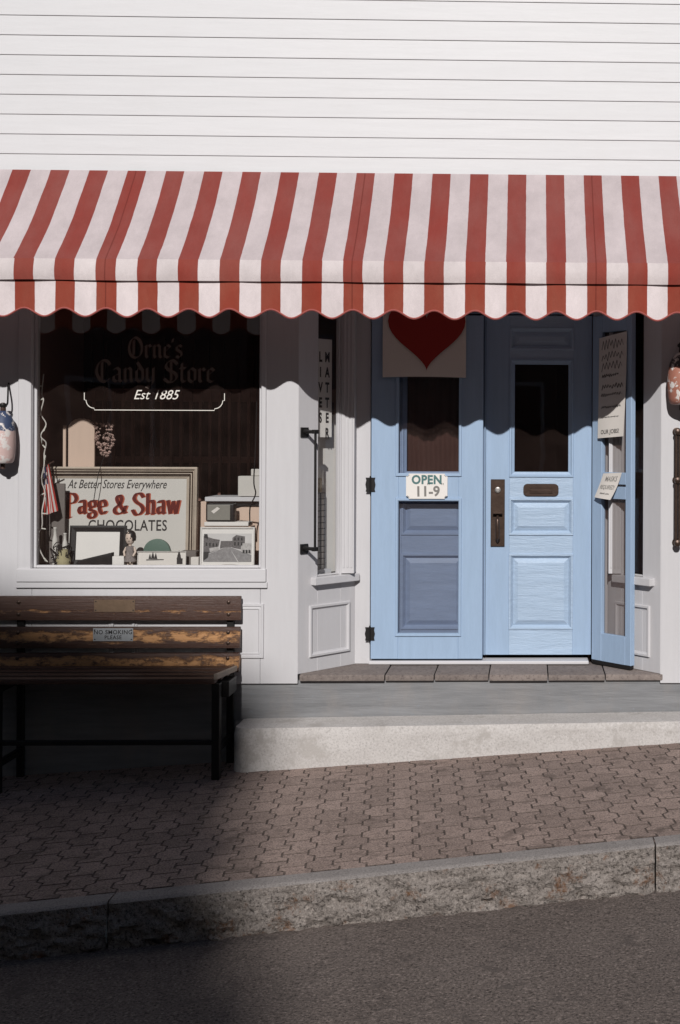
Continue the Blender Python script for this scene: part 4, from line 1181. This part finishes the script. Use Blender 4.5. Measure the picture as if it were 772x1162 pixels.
# hanging cluster of dried flowers
Y = 0.45
t = thing('dried_flower_bunch', (wx(118, Y), Y, wz(518, Y)), 'hanging bunch of pinkish dried flowers beside the arched cream panel', 'dried flowers')
mb = MB(); rg = random.Random(2)
cx_, zt_ = wx(118, Y), wz(480, Y)
for k_ in range(170):
    v = rg.random(); zz_ = zt_ - v * 0.24
    rad = 0.068 if v < 0.55 else 0.068 - (v - 0.55) * 0.09
    an = rg.uniform(0, 2 * math.pi); rr_ = rad * math.sqrt(rg.uniform(0.4, 1))
    s_ = rg.uniform(0.007, 0.012)
    c_ = Vector((cx_ + rr_ * math.cos(an) + (0.01 * v if v > .5 else 0), Y + rr_ * math.sin(an) * 0.6, zz_))
    mb.add([c_ + Vector(d) * s_ for d in ((1, 0, 0), (-1, 0, 0), (0, 1, 0), (0, -1, 0), (0, 0, 1), (0, 0, -1))], [(0, 2, 4), (2, 1, 4), (1, 3, 4), (3, 0, 4), (2, 0, 5), (1, 2, 5), (3, 1, 5), (0, 3, 5)])
mb.build('flower_heads', flat('dried_petals', (0.42, 0.29, 0.25), 0.9, var=0.7, scale=45), t)
mb = MB(); mb.tube([(cx_ - 0.01, Y, 2.4), (cx_, Y, zt_ - 0.02)], 0.003, 5); mb.tube(catmull([(cx_ + 0.01, Y - 0.02, zt_ - 0.23), (cx_ + 0.005, Y - 0.15, zt_ - 0.38), (cx_ - 0.02, Y - 0.16, zt_ - 0.55)], 4), 0.003, 5); mb.build('cord', 'black', t)

def framed(name, px0, px1, py0, py1, Y, w, fm, im, label, cat, depth=0.02, lean=0.12):
    x0, x1, z1 = wx(px0, Y), wx(px1, Y), wz(py0, Y); z0 = wz(py1, Y) if py1 else FL
    t = thing(name, ((x0 + x1) / 2, Y, z0), label, cat)
    mt = Matrix.Translation((0, Y, z0)) @ Matrix.Rotation(-lean, 4, 'X') @ Matrix.Translation((0, 0, -z0))
    mb = MB(mt); mb.molding(x0, x1, z0, z1, [(0, depth), (0, -0.004), (w * 0.3, -0.008), (w * 0.9, -0.004), (w, 0.004)]); mb.build('frame', fm, t)
    mb = MB(mt); mb.box(x0 + w * 0.9, x1 - w * 0.9, 0.003, depth, z0 + w * 0.9, z1 - w * 0.9); mb.build('mount', im, t)
    return t, mt, (x0, x1, z0, z1)
framed('black_picture_frame', 78, 142, 596.5, None, 0.20, 0.045, 'black', 'card', 'black picture frame with blank white mount low in the display window', 'picture frame')
# black roll leaning across the frame
Y = 0.12
t = MB()
a_, b_ = Vector((wx(87, Y), Y, wz(638, Y))), Vector((wx(128, Y), Y + 0.01, wz(634, Y)))
pts = [(a_.x, a_.z - 0.018), (b_.x, b_.z - 0.045), (b_.x + 0.004, b_.z + 0.045), (a_.x + 0.02, a_.z + 0.014)]
t.poly(pts, Y - 0.03, Y + 0.03)
o = t.build('black_case', 'black', None, 0.008, seg=3, smooth=True); tag(o, 'black wedge shaped case lying in front of the black picture frame', 'case')
mb = MB(); mb.box(wx(128.5, Y), wx(142, Y), Y - 0.02, Y + 0.03, FL, wz(631, Y)); o = mb.build('small_white_box', 'card', None, 0.006, seg=2); tag(o, 'small white box between the black case and the doll', 'box')
# doll
Y = 0.12
cx_ = wx(148, Y)
t = thing('standing_doll', (cx_, Y, FL), 'small porcelain doll in grey dress beside the black picture frame', 'doll')
k_ = (wz(602, Y) - FL) / 1.0
mb = MB()
mb.lathe([(0.03, 0.58), (0.06, 0.60), (0.105, 0.68), (0.125, 0.78), (0.12, 0.88), (0.085, 0.96), (0.02, 0.995)][0:7] and [(a * k_, b * k_) for a, b in [(0.04, 0.62), (0.09, 0.66), (0.12, 0.74), (0.125, 0.82), (0.11, 0.90), (0.07, 0.96), (0.015, 0.985)]], (cx_, Y, FL), 14)
mb.lathe([(0.045 * k_, 0.55 * k_), (0.04 * k_, 0.64 * k_)], (cx_, Y, FL), 10)
for s_ in (-1, 1):
    mb.tube([(cx_ + s_ * 0.05 * k_, Y, FL + 0.24 * k_), (cx_ + s_ * 0.055 * k_, Y - 0.005, FL + 0.05 * k_), (cx_ + s_ * 0.065 * k_, Y - 0.03 * k_ - 0.006, FL + 0.025 * k_)], [0.035 * k_, 0.028 * k_, 0.034 * k_], 8)
    mb.tube([(cx_ + s_ * 0.10 * k_, Y, FL + 0.54 * k_), (cx_ + s_ * 0.155 * k_, Y - 0.01, FL + 0.42 * k_), (cx_ + s_ * 0.11 * k_, Y - 0.03, FL + 0.31 * k_)], [0.035 * k_, 0.03 * k_, 0.026 * k_], 8)
mb.build('body', 'skin', t, smooth=True)
mb = MB(); mb.lathe([(a * k_, b * k_) for a, b in [(0.155, 0.16), (0.15, 0.20), (0.115, 0.36), (0.10, 0.42), (0.12, 0.5), (0.105, 0.56), (0.05, 0.585)]], (cx_, Y, FL), 16); mb.build('dress', flat('doll_dress', (0.22, 0.19, 0.18), 0.9, var=0.5, scale=60), t, smooth=True)
mb = MB(); mb.lathe([(a * k_, b * k_) for a, b in [(0.13, 0.72), (0.142, 0.82), (0.125, 0.92), (0.08, 0.98), (0.02, 1.005)]], (cx_ + 0.003, Y + 0.006, FL), 14); mb.build('hair', 'black', t, smooth=True)
mb = MB()
for s_ in (-1, 1): mb.lathe([(0.014 * k_, 0), (0.01 * k_, -0.006 * k_)], (cx_ + s_ * 0.045 * k_, Y - 0.122 * k_, FL + 0.795 * k_), 8, 'Y')
mb.box(cx_ - 0.02 * k_, cx_ + 0.02 * k_, Y - 0.122 * k_, Y - 0.112 * k_, FL + 0.715 * k_, FL + 0.727 * k_)
mb.build('eyes_and_mouth', 'ink', t)
# green half disc tin
Y = 0.22
cx_, r_ = wx(178, Y), (wx(193.5, Y) - wx(163, Y)) / 2
zc = wz(626, Y); pts = [(cx_ + r_ * math.cos(math.pi * i / 16), zc + r_ * 0.95 * math.sin(math.pi * i / 16)) for i in range(17)]
pts = [(cx_ - r_, FL), (cx_ + r_, FL)] + pts
mb = MB(); mb.poly(pts, Y, Y + 0.03); o = mb.build('green_round_tin', 'green', None, 0.004, seg=2, smooth=True); tag(o, 'sage green round topped tin behind the white card', 'tin')
# card with little black trees
t, mt, (x0, x1, z0, z1) = framed('printed_card', 156, 211.5, 625.5, None, 0.14, 0.006, 'card', 'paper', 'low white card printed with small black trees in the display window', 'card', 0.006, 0.08)
def tree_print(mb, x, z, h, y):
    mb.add([(x - h * .35, y, z), (x + h * .35, y, z), (x, y, z + h)], [(0, 1, 2)]); mb.add([(x - h * .25, y - .0002, z + h * .4), (x + h * .25, y - .0002, z + h * .4), (x, y - .0002, z + h * 1.25)], [(0, 1, 2)])
for dx_, hh in ((0.085, 0.03), (0.105, 0.04), (0.125, 0.035), (0.285, 0.05)):
    mb = MB(mt); tree_print(mb, x0 + dx_, z0 + 0.055, hh, 0.0018); mb.build('tree_print', 'ink', t)
mb = MB(mt)
mb.add([(x0 + 0.06, 0.0019, z0 + 0.045), (x0 + 0.18, 0.0019, z0 + 0.048), (x0 + 0.18, 0.0019, z0 + 0.054), (x0 + 0.06, 0.0019, z0 + 0.052)], [(0, 1, 2, 3)])
mb.build('ground_print', 'ink', t); mb = MB(mt)
mb.add([(x0 + 0.27, 0.0020, z0 + 0.02), (x0 + 0.31, 0.0020, z0 + 0.02), (x0 + 0.31, 0.0020, z0 + 0.06), (x0 + 0.27, 0.0020, z0 + 0.06)], [(0, 1, 2, 3)])
mb.build('block_print', 'ink', t)
# street photograph print
t, mt, (x0, x1, z0, z1) = framed('street_photograph_print', 227, 289, 598, None, 0.13, 0.012, 'card', 'card', 'white bordered black and white street photograph at the right of the display', 'photograph', 0.006, 0.06)
pm = [flat('photo_sky', (0.55, 0.53, 0.52), 0.6, var=0.15, scale=12), flat('photo_road', (0.24, 0.23, 0.23), 0.6, var=0.5, scale=70), flat('photo_wall', (0.13, 0.12, 0.12), 0.6, var=0.95, scale=120), flat('photo_pale_wall', (0.42, 0.40, 0.39), 0.6, var=0.5, scale=90), flat('photo_dark', (0.03, 0.03, 0.03), 0.6)]
ix0, ix1, iz0, iz1 = x0 + 0.022, x1 - 0.022, z0 + 0.036, z1 - 0.045
def q(a, b): return (ix0 + (ix1 - ix0) * a, iz0 + (iz1 - iz0) * b)
mb = MB(mt)
layers = [(0, [(0, 0), (1, 0), (1, 1), (0, 1)]), (1, [(0, 0), (1, 0), (1, .25), (.56, .52), (.46, .52), (0, .2)]),
          (2, [(0, .22), (.3, .42), (.34, .78), (.2, .82), (0, .92)]), (2, [(.34, .46), (.46, .52), (.6, .52), (.6, .74), (.36, .74)]),
          (2, [(.6, .5), (.86, .42), (.86, .9), (.68, .95), (.6, .85)]), (3, [(.78, .36), (1, .28), (1, .66), (.78, .66)]),
          (3, [(.14, .34), (.33, .44), (.3, .54), (.12, .48)]), (4, [(0, .04), (.1, .16), (.12, .36), (0, .36)]), (4, [(.02, .84), (.1, .82), (.08, .98), (.01, .98)])]
layers += [(4, [(.05 + i * .07, .56 - i * .01), (.08 + i * .07, .56 - i * .01), (.08 + i * .07, .68 - i * .01), (.05 + i * .07, .68 - i * .01)]) for i in range(4)]
layers += [(4, [(.64 + i * .07, .58), (.67 + i * .07, .58), (.67 + i * .07, .7), (.64 + i * .07, .7)]) for i in range(3)] + [(4, [(.64 + i * .07, .76), (.67 + i * .07, .76), (.67 + i * .07, .86), (.64 + i * .07, .86)]) for i in range(3)]
layers += [(4, [(.82 + i * .06, .32), (.86 + i * .06, .31), (.86 + i * .06, .42), (.82 + i * .06, .43)]) for i in range(3)] + [(0, [(.72, 0), (.74, 0), (.585, .4), (.58, .4)])]
for k_, (mi_, pl) in enumerate(layers):
    mb.cur = mi_
    mb.add([(q(*p)[0], 0.0024 - 0.00025 * k_, q(*p)[1]) for p in pl], [tuple(range(len(pl)))])
mb.build('picture', pm, t, normals=False)
# cabinet with shelf, radio, books, boxes
Y = 0.45
t = thing('cream_cabinet', (wx(257, Y), Y, FL), 'low cream cabinet behind the radio at the right of the window', 'cabinet')
mb = MB(); mb.box(wx(221, Y), wx(296, Y), Y, Y + 0.3, FL, wz(569, Y)); mb.build('front', 'cream', t, 0.003)
mb = MB(); mb.box(wx(234, Y), wx(297, Y), Y - 0.04, Y + 0.3, wz(568.5, Y), wz(563.5, Y)); mb.build('shelf_top', 'white_b', t, 0.003)
mb = MB(); mb.box(wx(236, Y), wx(296, Y), Y - 0.012, Y - 0.001, wz(574, Y), wz(570.5, Y)); mb.build('dark_gap_strip', 'black', t)
Y = 0.42
mb = MB(); mb.box(wx(270, Y), wx(296, Y), Y, Y + 0.12, wz(563, Y), wz(540, Y)); o = mb.build('grey_box', 'sign_board', None, 0.003); tag(o, 'pale grey box on the cabinet shelf in the window', 'box')
mb = MB(); mb.box(wx(284, Y), wx(297, Y), Y + 0.02, Y + 0.11, wz(539.7, Y), wz(532, Y)); o = mb.build('flat_box', 'sign_board', None, 0.003); tag(o, 'thin pale box lying on top of the grey box', 'box')
Y = 0.28
t = thing('tabletop_radio', (wx(248, Y), Y, wz(591, Y)), 'small grey radio with dark rounded case on a stack of books', 'radio')
mb = MB(); mb.box(wx(233.5, Y), wx(266, Y), Y, Y + 0.08, wz(591.5, Y), wz(571, Y)); mb.build('case', 'black', t, 0.012, seg=3, smooth=True)
mb = MB(); mb.box(wx(235.5, Y), wx(261.5, Y), Y - 0.008, Y + 0.001, wz(590, Y), wz(572.5, Y)); mb.build('face', 'grey_plastic', t, 0.004, seg=2)
mb = MB(); mb.add([(wx(240, Y), Y - 0.0088, wz(580, Y)), (wx(243, Y), Y - 0.0088, wz(582.5, Y)), (wx(250, Y), Y - 0.0088, wz(577, Y)), (wx(247, Y), Y - 0.0088, wz(575, Y))], [(0, 1, 2, 3)]); mb.build('label_plate', 'paper', t)
mb = MB(); mb.box(wx(233, Y), wx(283, Y), Y - 0.03, Y + 0.12, wz(596.5, Y), wz(592, Y)); o = mb.build('pale_book', 'card', None, 0.003); tag(o, 'pale book lying under the radio', 'book')
mb = MB(); mb.box(wx(230, Y), wx(285, Y), Y - 0.02, Y + 0.14, FL, wz(597, Y)); o = mb.build('book_stack_block', 'cream', None, 0.003); tag(o, 'cream box holding up the pale book and radio', 'box')
mb = MB(); mb.box(wx(217.5, 0.15), wx(226.5, 0.15), 0.13, 0.18, FL, wz(632, 0.15)); o = mb.build('small_paper_box', 'paper', None, 0.003); tag(o, 'small off white box left of the street photograph', 'box')
mb = MB(); mb.box(wx(206, 0.25), wx(224, 0.25), 0.22, 0.32, FL, wz(625, 0.25)); o = mb.build('dark_box', 'grey_card', None, 0.004); tag(o, 'dark grey box behind the small off white box', 'box')
mb = MB()
mb.tube(catmull([(wx(292, 0.2), 0.2, 2.2), (wx(290, 0.2), 0.2, wz(500, 0.2)), (wx(288, 0.2), 0.2, wz(545, 0.2)), (wx(290, 0.2), 0.2, wz(560, 0.2)), (wx(284, 0.2), 0.2, wz(575, 0.2)), (wx(283, 0.2), 0.22, wz(594, 0.2))], 8), 0.005, 6)
mb.tube(catmull([(wx(289, 0.2), 0.21, wz(572, 0.2)), (wx(276, 0.2), 0.25, wz(574, 0.2)), (wx(264, 0.2), 0.29, wz(577, 0.2))], 8), 0.005, 6)
o = mb.build('black_cable', 'black', None, smooth=True); tag(o, 'black cable hanging at the right side of the window down to the radio', 'cable')
mb = MB()
rg = random.Random(9); pts = [(wx(45 + 24 * i, 0.09), 0.095 + rg.uniform(-0.01, 0.02), FL + 0.006 + (0.025 * rg.random() if i % 2 else 0)) for i in range(11)]
mb.tube(catmull(pts, 6), 0.003, 5); o = mb.build('white_floor_cable', 'wire', None, smooth=True); tag(o, 'thin white wire lying along the front of the display window', 'cable')
# string lights
t = thing('string_lights', (wx(45, 0.12), 0.12, FL), 'white string of small lights hanging down the left side of the window', 'string lights')
Y = 0.12
pl = [(49, 425), (46, 446), (50, 455), (46, 470), (51, 482), (47, 495), (52, 503), (49, 515), (51, 528), (47, 545), (50, 560), (49, 580), (48, 596), (43, 607), (46, 622), (52, 637)]
pts = catmull([(wx(a, Y), Y + 0.02 * math.sin(i * 2.1), wz(b, Y)) for i, (a, b) in enumerate(pl)], 6)
mb = MB(); mb.tube(pts, 0.0042, 6); mb.build('wire', 'wire', t, smooth=True)
for i in range(4, len(pts), 7):
    p = Vector(pts[i]); d = Vector((random.uniform(-1, 1), random.uniform(-.4, .4), random.uniform(-0.8, 0.6))).normalized()
    mb = MB(); mb.tube([p, p + d * 0.012, p + d * 0.016, p + d * 0.034, p + d * 0.042], [0.005, 0.006, 0.004, 0.005, 0.001], 7); mb.build('bulb', 'bulb', t, smooth=True)
# small flag
Y = 0.17
t = thing('small_flag', (wx(55, Y), Y, wz(586, Y)), 'small stars and stripes flag hanging at the left of the window', 'flag')
fm = [flat('flag_red', (0.42, 0.04, 0.03), 0.8), flat('flag_white', (0.62, 0.58, 0.55), 0.8), flat('flag_navy', (0.03, 0.04, 0.09), 0.8)]
cn = [(wx(49, Y), wz(531, Y)), (wx(55.5, Y), wz(527, Y)), (wx(65.5, Y), wz(580, Y)), (wx(51, Y), wz(585, Y))]
mb = MB()
for i in range(9):
    for j in range(8):
        def fp(u, v):
            a = (cn[0][0] * (1 - u) + cn[1][0] * u) * (1 - v) + (cn[3][0] * (1 - u) + cn[2][0] * u) * v
            z = (cn[0][1] * (1 - u) + cn[1][1] * u) * (1 - v) + (cn[3][1] * (1 - u) + cn[2][1] * u) * v
            return (a, Y - 0.012 * math.sin(u * 9 + v * 2), z)
        mb.cur = 2 if (i < 4 and j < 3) else (0 if i % 2 == 0 else 1)
        if mb.cur == 2 and (i + j) % 3 == 1: mb.cur = 1
        mb.add([fp(i / 9, j / 8), fp((i + 1) / 9, j / 8), fp((i + 1) / 9, (j + 1) / 8), fp(i / 9, (j + 1) / 8)], [(0, 1, 2, 3)])
mb.build('cloth', fm, t, normals=False)
mb = MB(); mb.tube([(wx(45, Y), Y, wz(532, Y)), (wx(61, Y), Y, wz(524, Y))], 0.005, 6); mb.build('staff', 'dark_wood', t)
Y = 0.27
mb = MB(); mb.box(wx(53, Y), wx(73.5, Y), Y, Y + 0.02, FL, wz(549, Y)); o = mb.build('grey_board', 'grey_card', None, 0.003); tag(o, 'dark grey board behind the small flag', 'board')
Y = 0.16
for pa, pb, pt_, lab in ((59.5, 66, 598.5, 'pale slim bottle behind the wire basket, the one nearer the small flag'), (71, 77, 605, 'shorter pale bottle between the wire basket and black picture frame')):
    r_ = (wx(pb, Y) - wx(pa, Y)) / 2; cx_ = wx((pa + pb) / 2, Y); h = wz(pt_, Y) - FL
    mb = MB(); mb.lathe([(r_ * 0.9, 0), (r_, 0.02), (r_, h * 0.62), (r_ * 0.9, h * 0.7), (r_ * 0.55, h * 0.8), (r_ * 0.55, h * 0.96), (r_ * 0.65, h * 0.97), (r_ * 0.6, h)], (cx_, Y, FL), 14); o = mb.build('pale_bottle', 'sign_board', None, smooth=True); tag(o, lab, 'bottle')
Y = 0.11
t = thing('wire_basket', (wx(70, Y), Y, FL), 'tangled dark wire basket with yellowish cloth at the lower left of the window', 'basket')
mb = MB(); rg = random.Random(4)
bcx, bcz = wx(69, Y), wz(628, Y)
for k_ in range(14):
    pts = [(bcx + rg.uniform(-.075, .06), Y + rg.uniform(-.02, .06), FL + rg.uniform(0.003, 0.17)) for _ in range(4)]
    mb.tube(catmull(pts, 5), 0.0035, 5)
mb.build('wires', 'black', t, smooth=True)
mb = MB(); mb.lathe([(0.02, 0), (0.045, 0.01), (0.05, 0.05), (0.035, 0.09), (0.03, 0.12), (0.01, 0.125)], (bcx + 0.01, Y + 0.03, FL), 12); mb.build('cloth_bundle', flat('yellow_cloth', (0.34, 0.30, 0.18), 0.9), t, smooth=True)

# ------------------------------------------------------------------ bench
YB = -0.062     # face of the back slats
bxr, bxl = X(273.5, YB, 720), X(-95, YB, 720)
bench = thing('wooden_bench', ((bxl + bxr) / 2, -0.3, z_walk((bxl + bxr) / 2, -0.3)), 'weathered dark wooden bench with worn tan slats under the display window', 'bench')
def bench_mat(name, centre, half, bias):
    m, nt, b = _new(name)
    obj = nt.nodes.new('ShaderNodeTexCoord').outputs['Object']
    sp = nt.nodes.new('ShaderNodeSeparateXYZ'); nt.links.new(obj, sp.inputs[0])
    band = _math(nt, 'DIVIDE', _math(nt, 'ABSOLUTE', _math(nt, 'SUBTRACT', sp.outputs[2], centre)), half)
    n1_ = _noise(nt, _pos(nt, (3.6, 2, 16)), 1.6, 9, 0.75)
    n2_ = _noise(nt, _pos(nt, (9, 6, 26)), 1.5, 6, 0.7)
    v = _math(nt, 'ADD', _math(nt, 'MULTIPLY', n1_, 2.6), _math(nt, 'MULTIPLY', n2_, 0.9))
    mask = _ramp(nt, _math(nt, 'SUBTRACT', _math(nt, 'ADD', v, bias), band), [(0.30, 0.0), (0.50, 0.55), (0.75, 1.0)])
    patch = _ramp(nt, _noise(nt, _pos(nt, (5, 3, 9)), 2.2, 7, 0.7), [(0.40, 0.12), (0.52, 1.0)])
    mask = _math(nt, 'MULTIPLY', mask, patch)
    grain = _noise(nt, _pos(nt, (1.6, 12, 70)), 3, 7, 0.75)
    tan = _mix(nt, grain, (0.36, 0.155, 0.055), (0.66, 0.37, 0.165))
    dk = _mix(nt, grain, (0.018, 0.008, 0.006), (0.105, 0.050, 0.034))
    nt.links.new(_mix(nt, mask, dk, tan), b.inputs['Base Color'])
    b.inputs['Roughness'].default_value = 0.48
    _bump(nt, b, _math(nt, 'ADD', grain, _math(nt, 'MULTIPLY', mask, -0.9)), 0.8, 0.005)
    return m
zbk = lambda py: Z(py, YB, 150)
slats = [(704, 676.5, bench_mat('dark_worn_slat', -0.02, 0.05, -1.32)), (735.5, 711.5, bench_mat('tan_worn_slat', 0.008, 0.05, -0.62)), (762.5, 741, bench_mat('tan_lower_slat', 0.0, 0.05, -0.55))]
SL = []
for i, (pa, pb, m_) in enumerate(slats):
    mb = MB(); off = 0.010 * i
    mb.box(bxl, bxr - 0.004 * i, YB - off, YB + 0.028, zbk(pa), zbk(pb))
    SL.append(mb.build('back_slat', m_, bench, 0.006, seg=2, smooth=True))
ZS = Z(774.5, -0.46, 200)
seatm = bench_mat('dark_seat_slat', 0.3, 0.05, -1.6)
for i in range(4):
    y1_ = -0.105 - i * 0.091; y0_ = y1_ - 0.082
    mb = MB(); e_ = 0.0 if i < 3 else 0.0
    mb.box(bxl, bxr - 0.02 - 0.02 * i, y0_, y1_, ZS - 0.012 + 0.008 * (3 - i), ZS + 0.024 + 0.008 * (3 - i))
    mb.build('seat_slat', seatm, bench, 0.006, seg=2, smooth=True)
mb = MB()
mb.prism([(bxr - 0.085, -0.47), (bxr - 0.060, -0.47), (bxr - 0.004, -0.15), (bxr - 0.022, -0.15)], ZS + 0.02, ZS + 0.056)
mb.build('seat_end_batten', paint('pale_worn_wood', (0.34, 0.28, 0.23), 0.7, (9, 3, 3), 0.3, 0.4), bench, 0.003)
def leg_set(xc):
    zg = z_walk(xc, -0.4)
    mb = MB(); mb.box(xc - 0.026, xc + 0.026, -0.445, -0.385, zg - 0.002, ZS - 0.013); mb.build('leg', 'black', bench, 0.004)
    zg2 = z_walk(xc, -0.1)
    mb = MB(); mb.box(xc - 0.024, xc + 0.024, YB + 0.029, YB + 0.058, zg2 - 0.002, zbk(680)); mb.build('leg', 'black', bench, 0.004)
    mb = MB(); mb.box(xc - 0.022, xc + 0.022, -0.38, YB + 0.0285, ZS - 0.075, ZS - 0.013); mb.build('seat_rail', 'black', bench, 0.003)
    mb = MB(); mb.box(xc - 0.018, xc + 0.018, -0.38, YB + 0.0285, zg2 + 0.16, zg2 + 0.20); mb.build('side_rail', 'black', bench, 0.003)
lxs = [X(246, -0.41, 830), X(-3, -0.41, 830), bxl + 0.12]
for q_ in lxs: leg_set(q_)
mb = MB(); mb.box(lxs[1] + 0.027, lxs[0] - 0.027, -0.43, -0.395, Z(840, -0.41, 120) - 0.03, Z(840, -0.41, 120)); mb.build('stretcher', 'black', bench, 0.003)
mb = MB(); mb.box(bxr - 0.075, bxr - 0.01, -0.36, -0.14, ZS - 0.115, ZS - 0.014); mb.build('end_bracket', 'black', bench, 0.004)
for i, (pa, pb, m_) in enumerate(slats):
    for zf in (0.25, 0.75):
        zc_ = zbk(pa) + (zbk(pb) - zbk(pa)) * zf
        for xq in (X(259.5, YB, 700), lxs[1]):
            mb = MB(); mb.lathe([(0.013, 0.0), (0.013, -0.003), (0.008, -0.007), (0.002, -0.008)], (xq, YB - 0.010 * i, zc_), 10, 'Y'); mb.build('bolt', 'bronze', SL[i], smooth=True)
def plaque(px0, px1, py0, py1, i, mat, lines, tm, label):
    y = YB - 0.010 * i
    x0, x1, z0, z1 = X(px0, y, 700), X(px1, y, 700), Z(py1, y, 130), Z(py0, y, 130)
    mb = MB(); mb.box(x0, x1, y - 0.004, y - 0.0005, z0, z1); o = mb.build('plaque', mat, SL[i], 0.001); o['label'] = label
    mb = MB()
    for s, zz_, sz in lines: put_text(mb, s, sz, (x0 + x1) / 2, z0 + (z1 - z0) * zz_, y - 0.0046, sx=0.95, offset=0.0006, spacing=1.1)
    for a in (x0 + 0.012, x1 - 0.012):
        for b in (z0 + 0.012, z1 - 0.012): mb.lathe([(0.005, 0), (0.003, -0.0025)], (a, y - 0.0041, b), 6, 'Y')
    mb.build('engraving', tm, bench)
    bpy.data.objects[-1] if False else None
plaque(107, 153.5, 680.5, 694.5, 0, paint('old_brass', (0.20, 0.135, 0.09), 0.5, (4, 4, 4), 0.3, 0.2, metallic=0.5), [], 'ink', 'small tarnished brass plaque')
plaque(106, 151.5, 712.8, 727.5, 1, paint('dull_steel_plate', (0.42, 0.44, 0.46), 0.45, (4, 4, 4), 0.2, 0.1, metallic=0.4), [('NO SMOKING', 0.68, 0.040), ('PLEASE', 0.28, 0.036)], 'ink', 'small grey metal plaque asking not to smoke')

# ------------------------------------------------------------------ unseen buildings added behind the viewer to shade lower left, block sky, fill reflections
TANE = math.tan(R(SUN_ELEV))
def wall_house(name, YH, x0, x1, profile, mat, label, depth, wins):
    zb = z_road((x0 + x1) / 2, -6.5) - 0.8
    t = thing(name, ((x0 + x1) / 2, YH, zb), label, 'building')
    mb = MB(); mb.poly([(x0, zb), (x1, zb)] + profile, YH - depth, YH); mb.build('wall', mat, t)
    for (a, b, c, d) in wins:
        mb = MB(); mb.ring(a - 0.08, b + 0.08, c - 0.08, d + 0.08, 0.08, YH + 0.001, YH + 0.04); mb.box((a + b) / 2 - 0.02, (a + b) / 2 + 0.02, YH + 0.001, YH + 0.03, c, d); w_ = mb.build('window', 'white', t)
        mb = MB(); mb.box(a, b, YH + 0.001, YH + 0.008, c, d); mb.build('pane', 'black', w_)
    return t
YT = -40.0
def zw(w, y=YT): return w + TANE * (-y)
HX, xr_ = -1.93, -8.0
prof = [(HX, zw(0.0)), (xr_, zw(0.0 + (HX - xr_) * 0.34)), (2 * xr_ - HX, zw(0.0))]
hs_ = wall_house('shadow_casting_building', YT, 2 * xr_ - HX, HX, prof, 'house', 'unseen tall brown gabled building placed and shaped to cast the shade on the bench', 8, [(-13 + 2.3 * i, -11.8 + 2.3 * i, 4.6 + 3 * j, 6.4 + 3 * j) for i in range(5) for j in range(7)])  # out of view; distance and roofline set by the shadow it casts
for xp, xw, ww in ((HX, -1.70, -0.12), (-1.70, -1.50, -1.5), (-1.50, -1.32, -2.2), (-1.32, -1.05, -2.75)):
    mb = MB(); mb.box(xp + 0.002, xw, YT - 5, YT - 0.4, -3, zw(ww, YT - 0.4)); mb.build('shadow_edge_step', 'house', hs_)  # steps added only to shape the edge of the cast shadow
mb = MB(); mb.poly([(HX + 0.05, zw(0.0) - 0.12), (HX + 0.05, zw(0.0) - 0.02), (xr_, zw(0.0 + (HX - xr_) * 0.34) + 0.10), (2 * xr_ - HX - 0.3, zw(0.0) - 0.02), (2 * xr_ - HX - 0.3, zw(0.0) - 0.12), (xr_, zw(0.0 + (HX - xr_) * 0.34) + 0.001)], YT - 8.2, YT - 0.3); mb.build('roof', 'roof', hs_)
for nm, xa, xb, zl_, mt_, lab in (('low_grey_sky_blocker', -4.7, 2.6, 4.9, 'house2', 'unseen low grey flat roofed building added opposite the doors to block sky and darken reflections'),
                             ('brown_sky_blocker', 2.9, 18.0, 15.0, 'house', 'unseen tall brown flat roofed block added right of the low grey one to block sky light'),
                             ('grey_sky_blocker', -22.0, -5.0, 13.0, 'house2', 'unseen tall grey flat roofed block added left of the low grey one to block sky light')):
    low = wall_house(nm, -14.3, xa, xb, [(xb, zl_), (xa, zl_)], mt_, lab, 8, [(xa + 0.9 + 2.6 * i, xa + 2.3 + 2.6 * i, 0.6 + 3 * j, 2.6 + 3 * j) for i in range(int((xb - xa) / 2.7)) for j in range(int(zl_ / 3.1))])  # unseen blocks added to shut out sky light and deepen the shade
    mb = MB(); mb.box(xa - 0.05, xb + 0.05, -22.4, -14.18, zl_ + 0.001, zl_ + 0.15); mb.build('roof', 'roof', low)
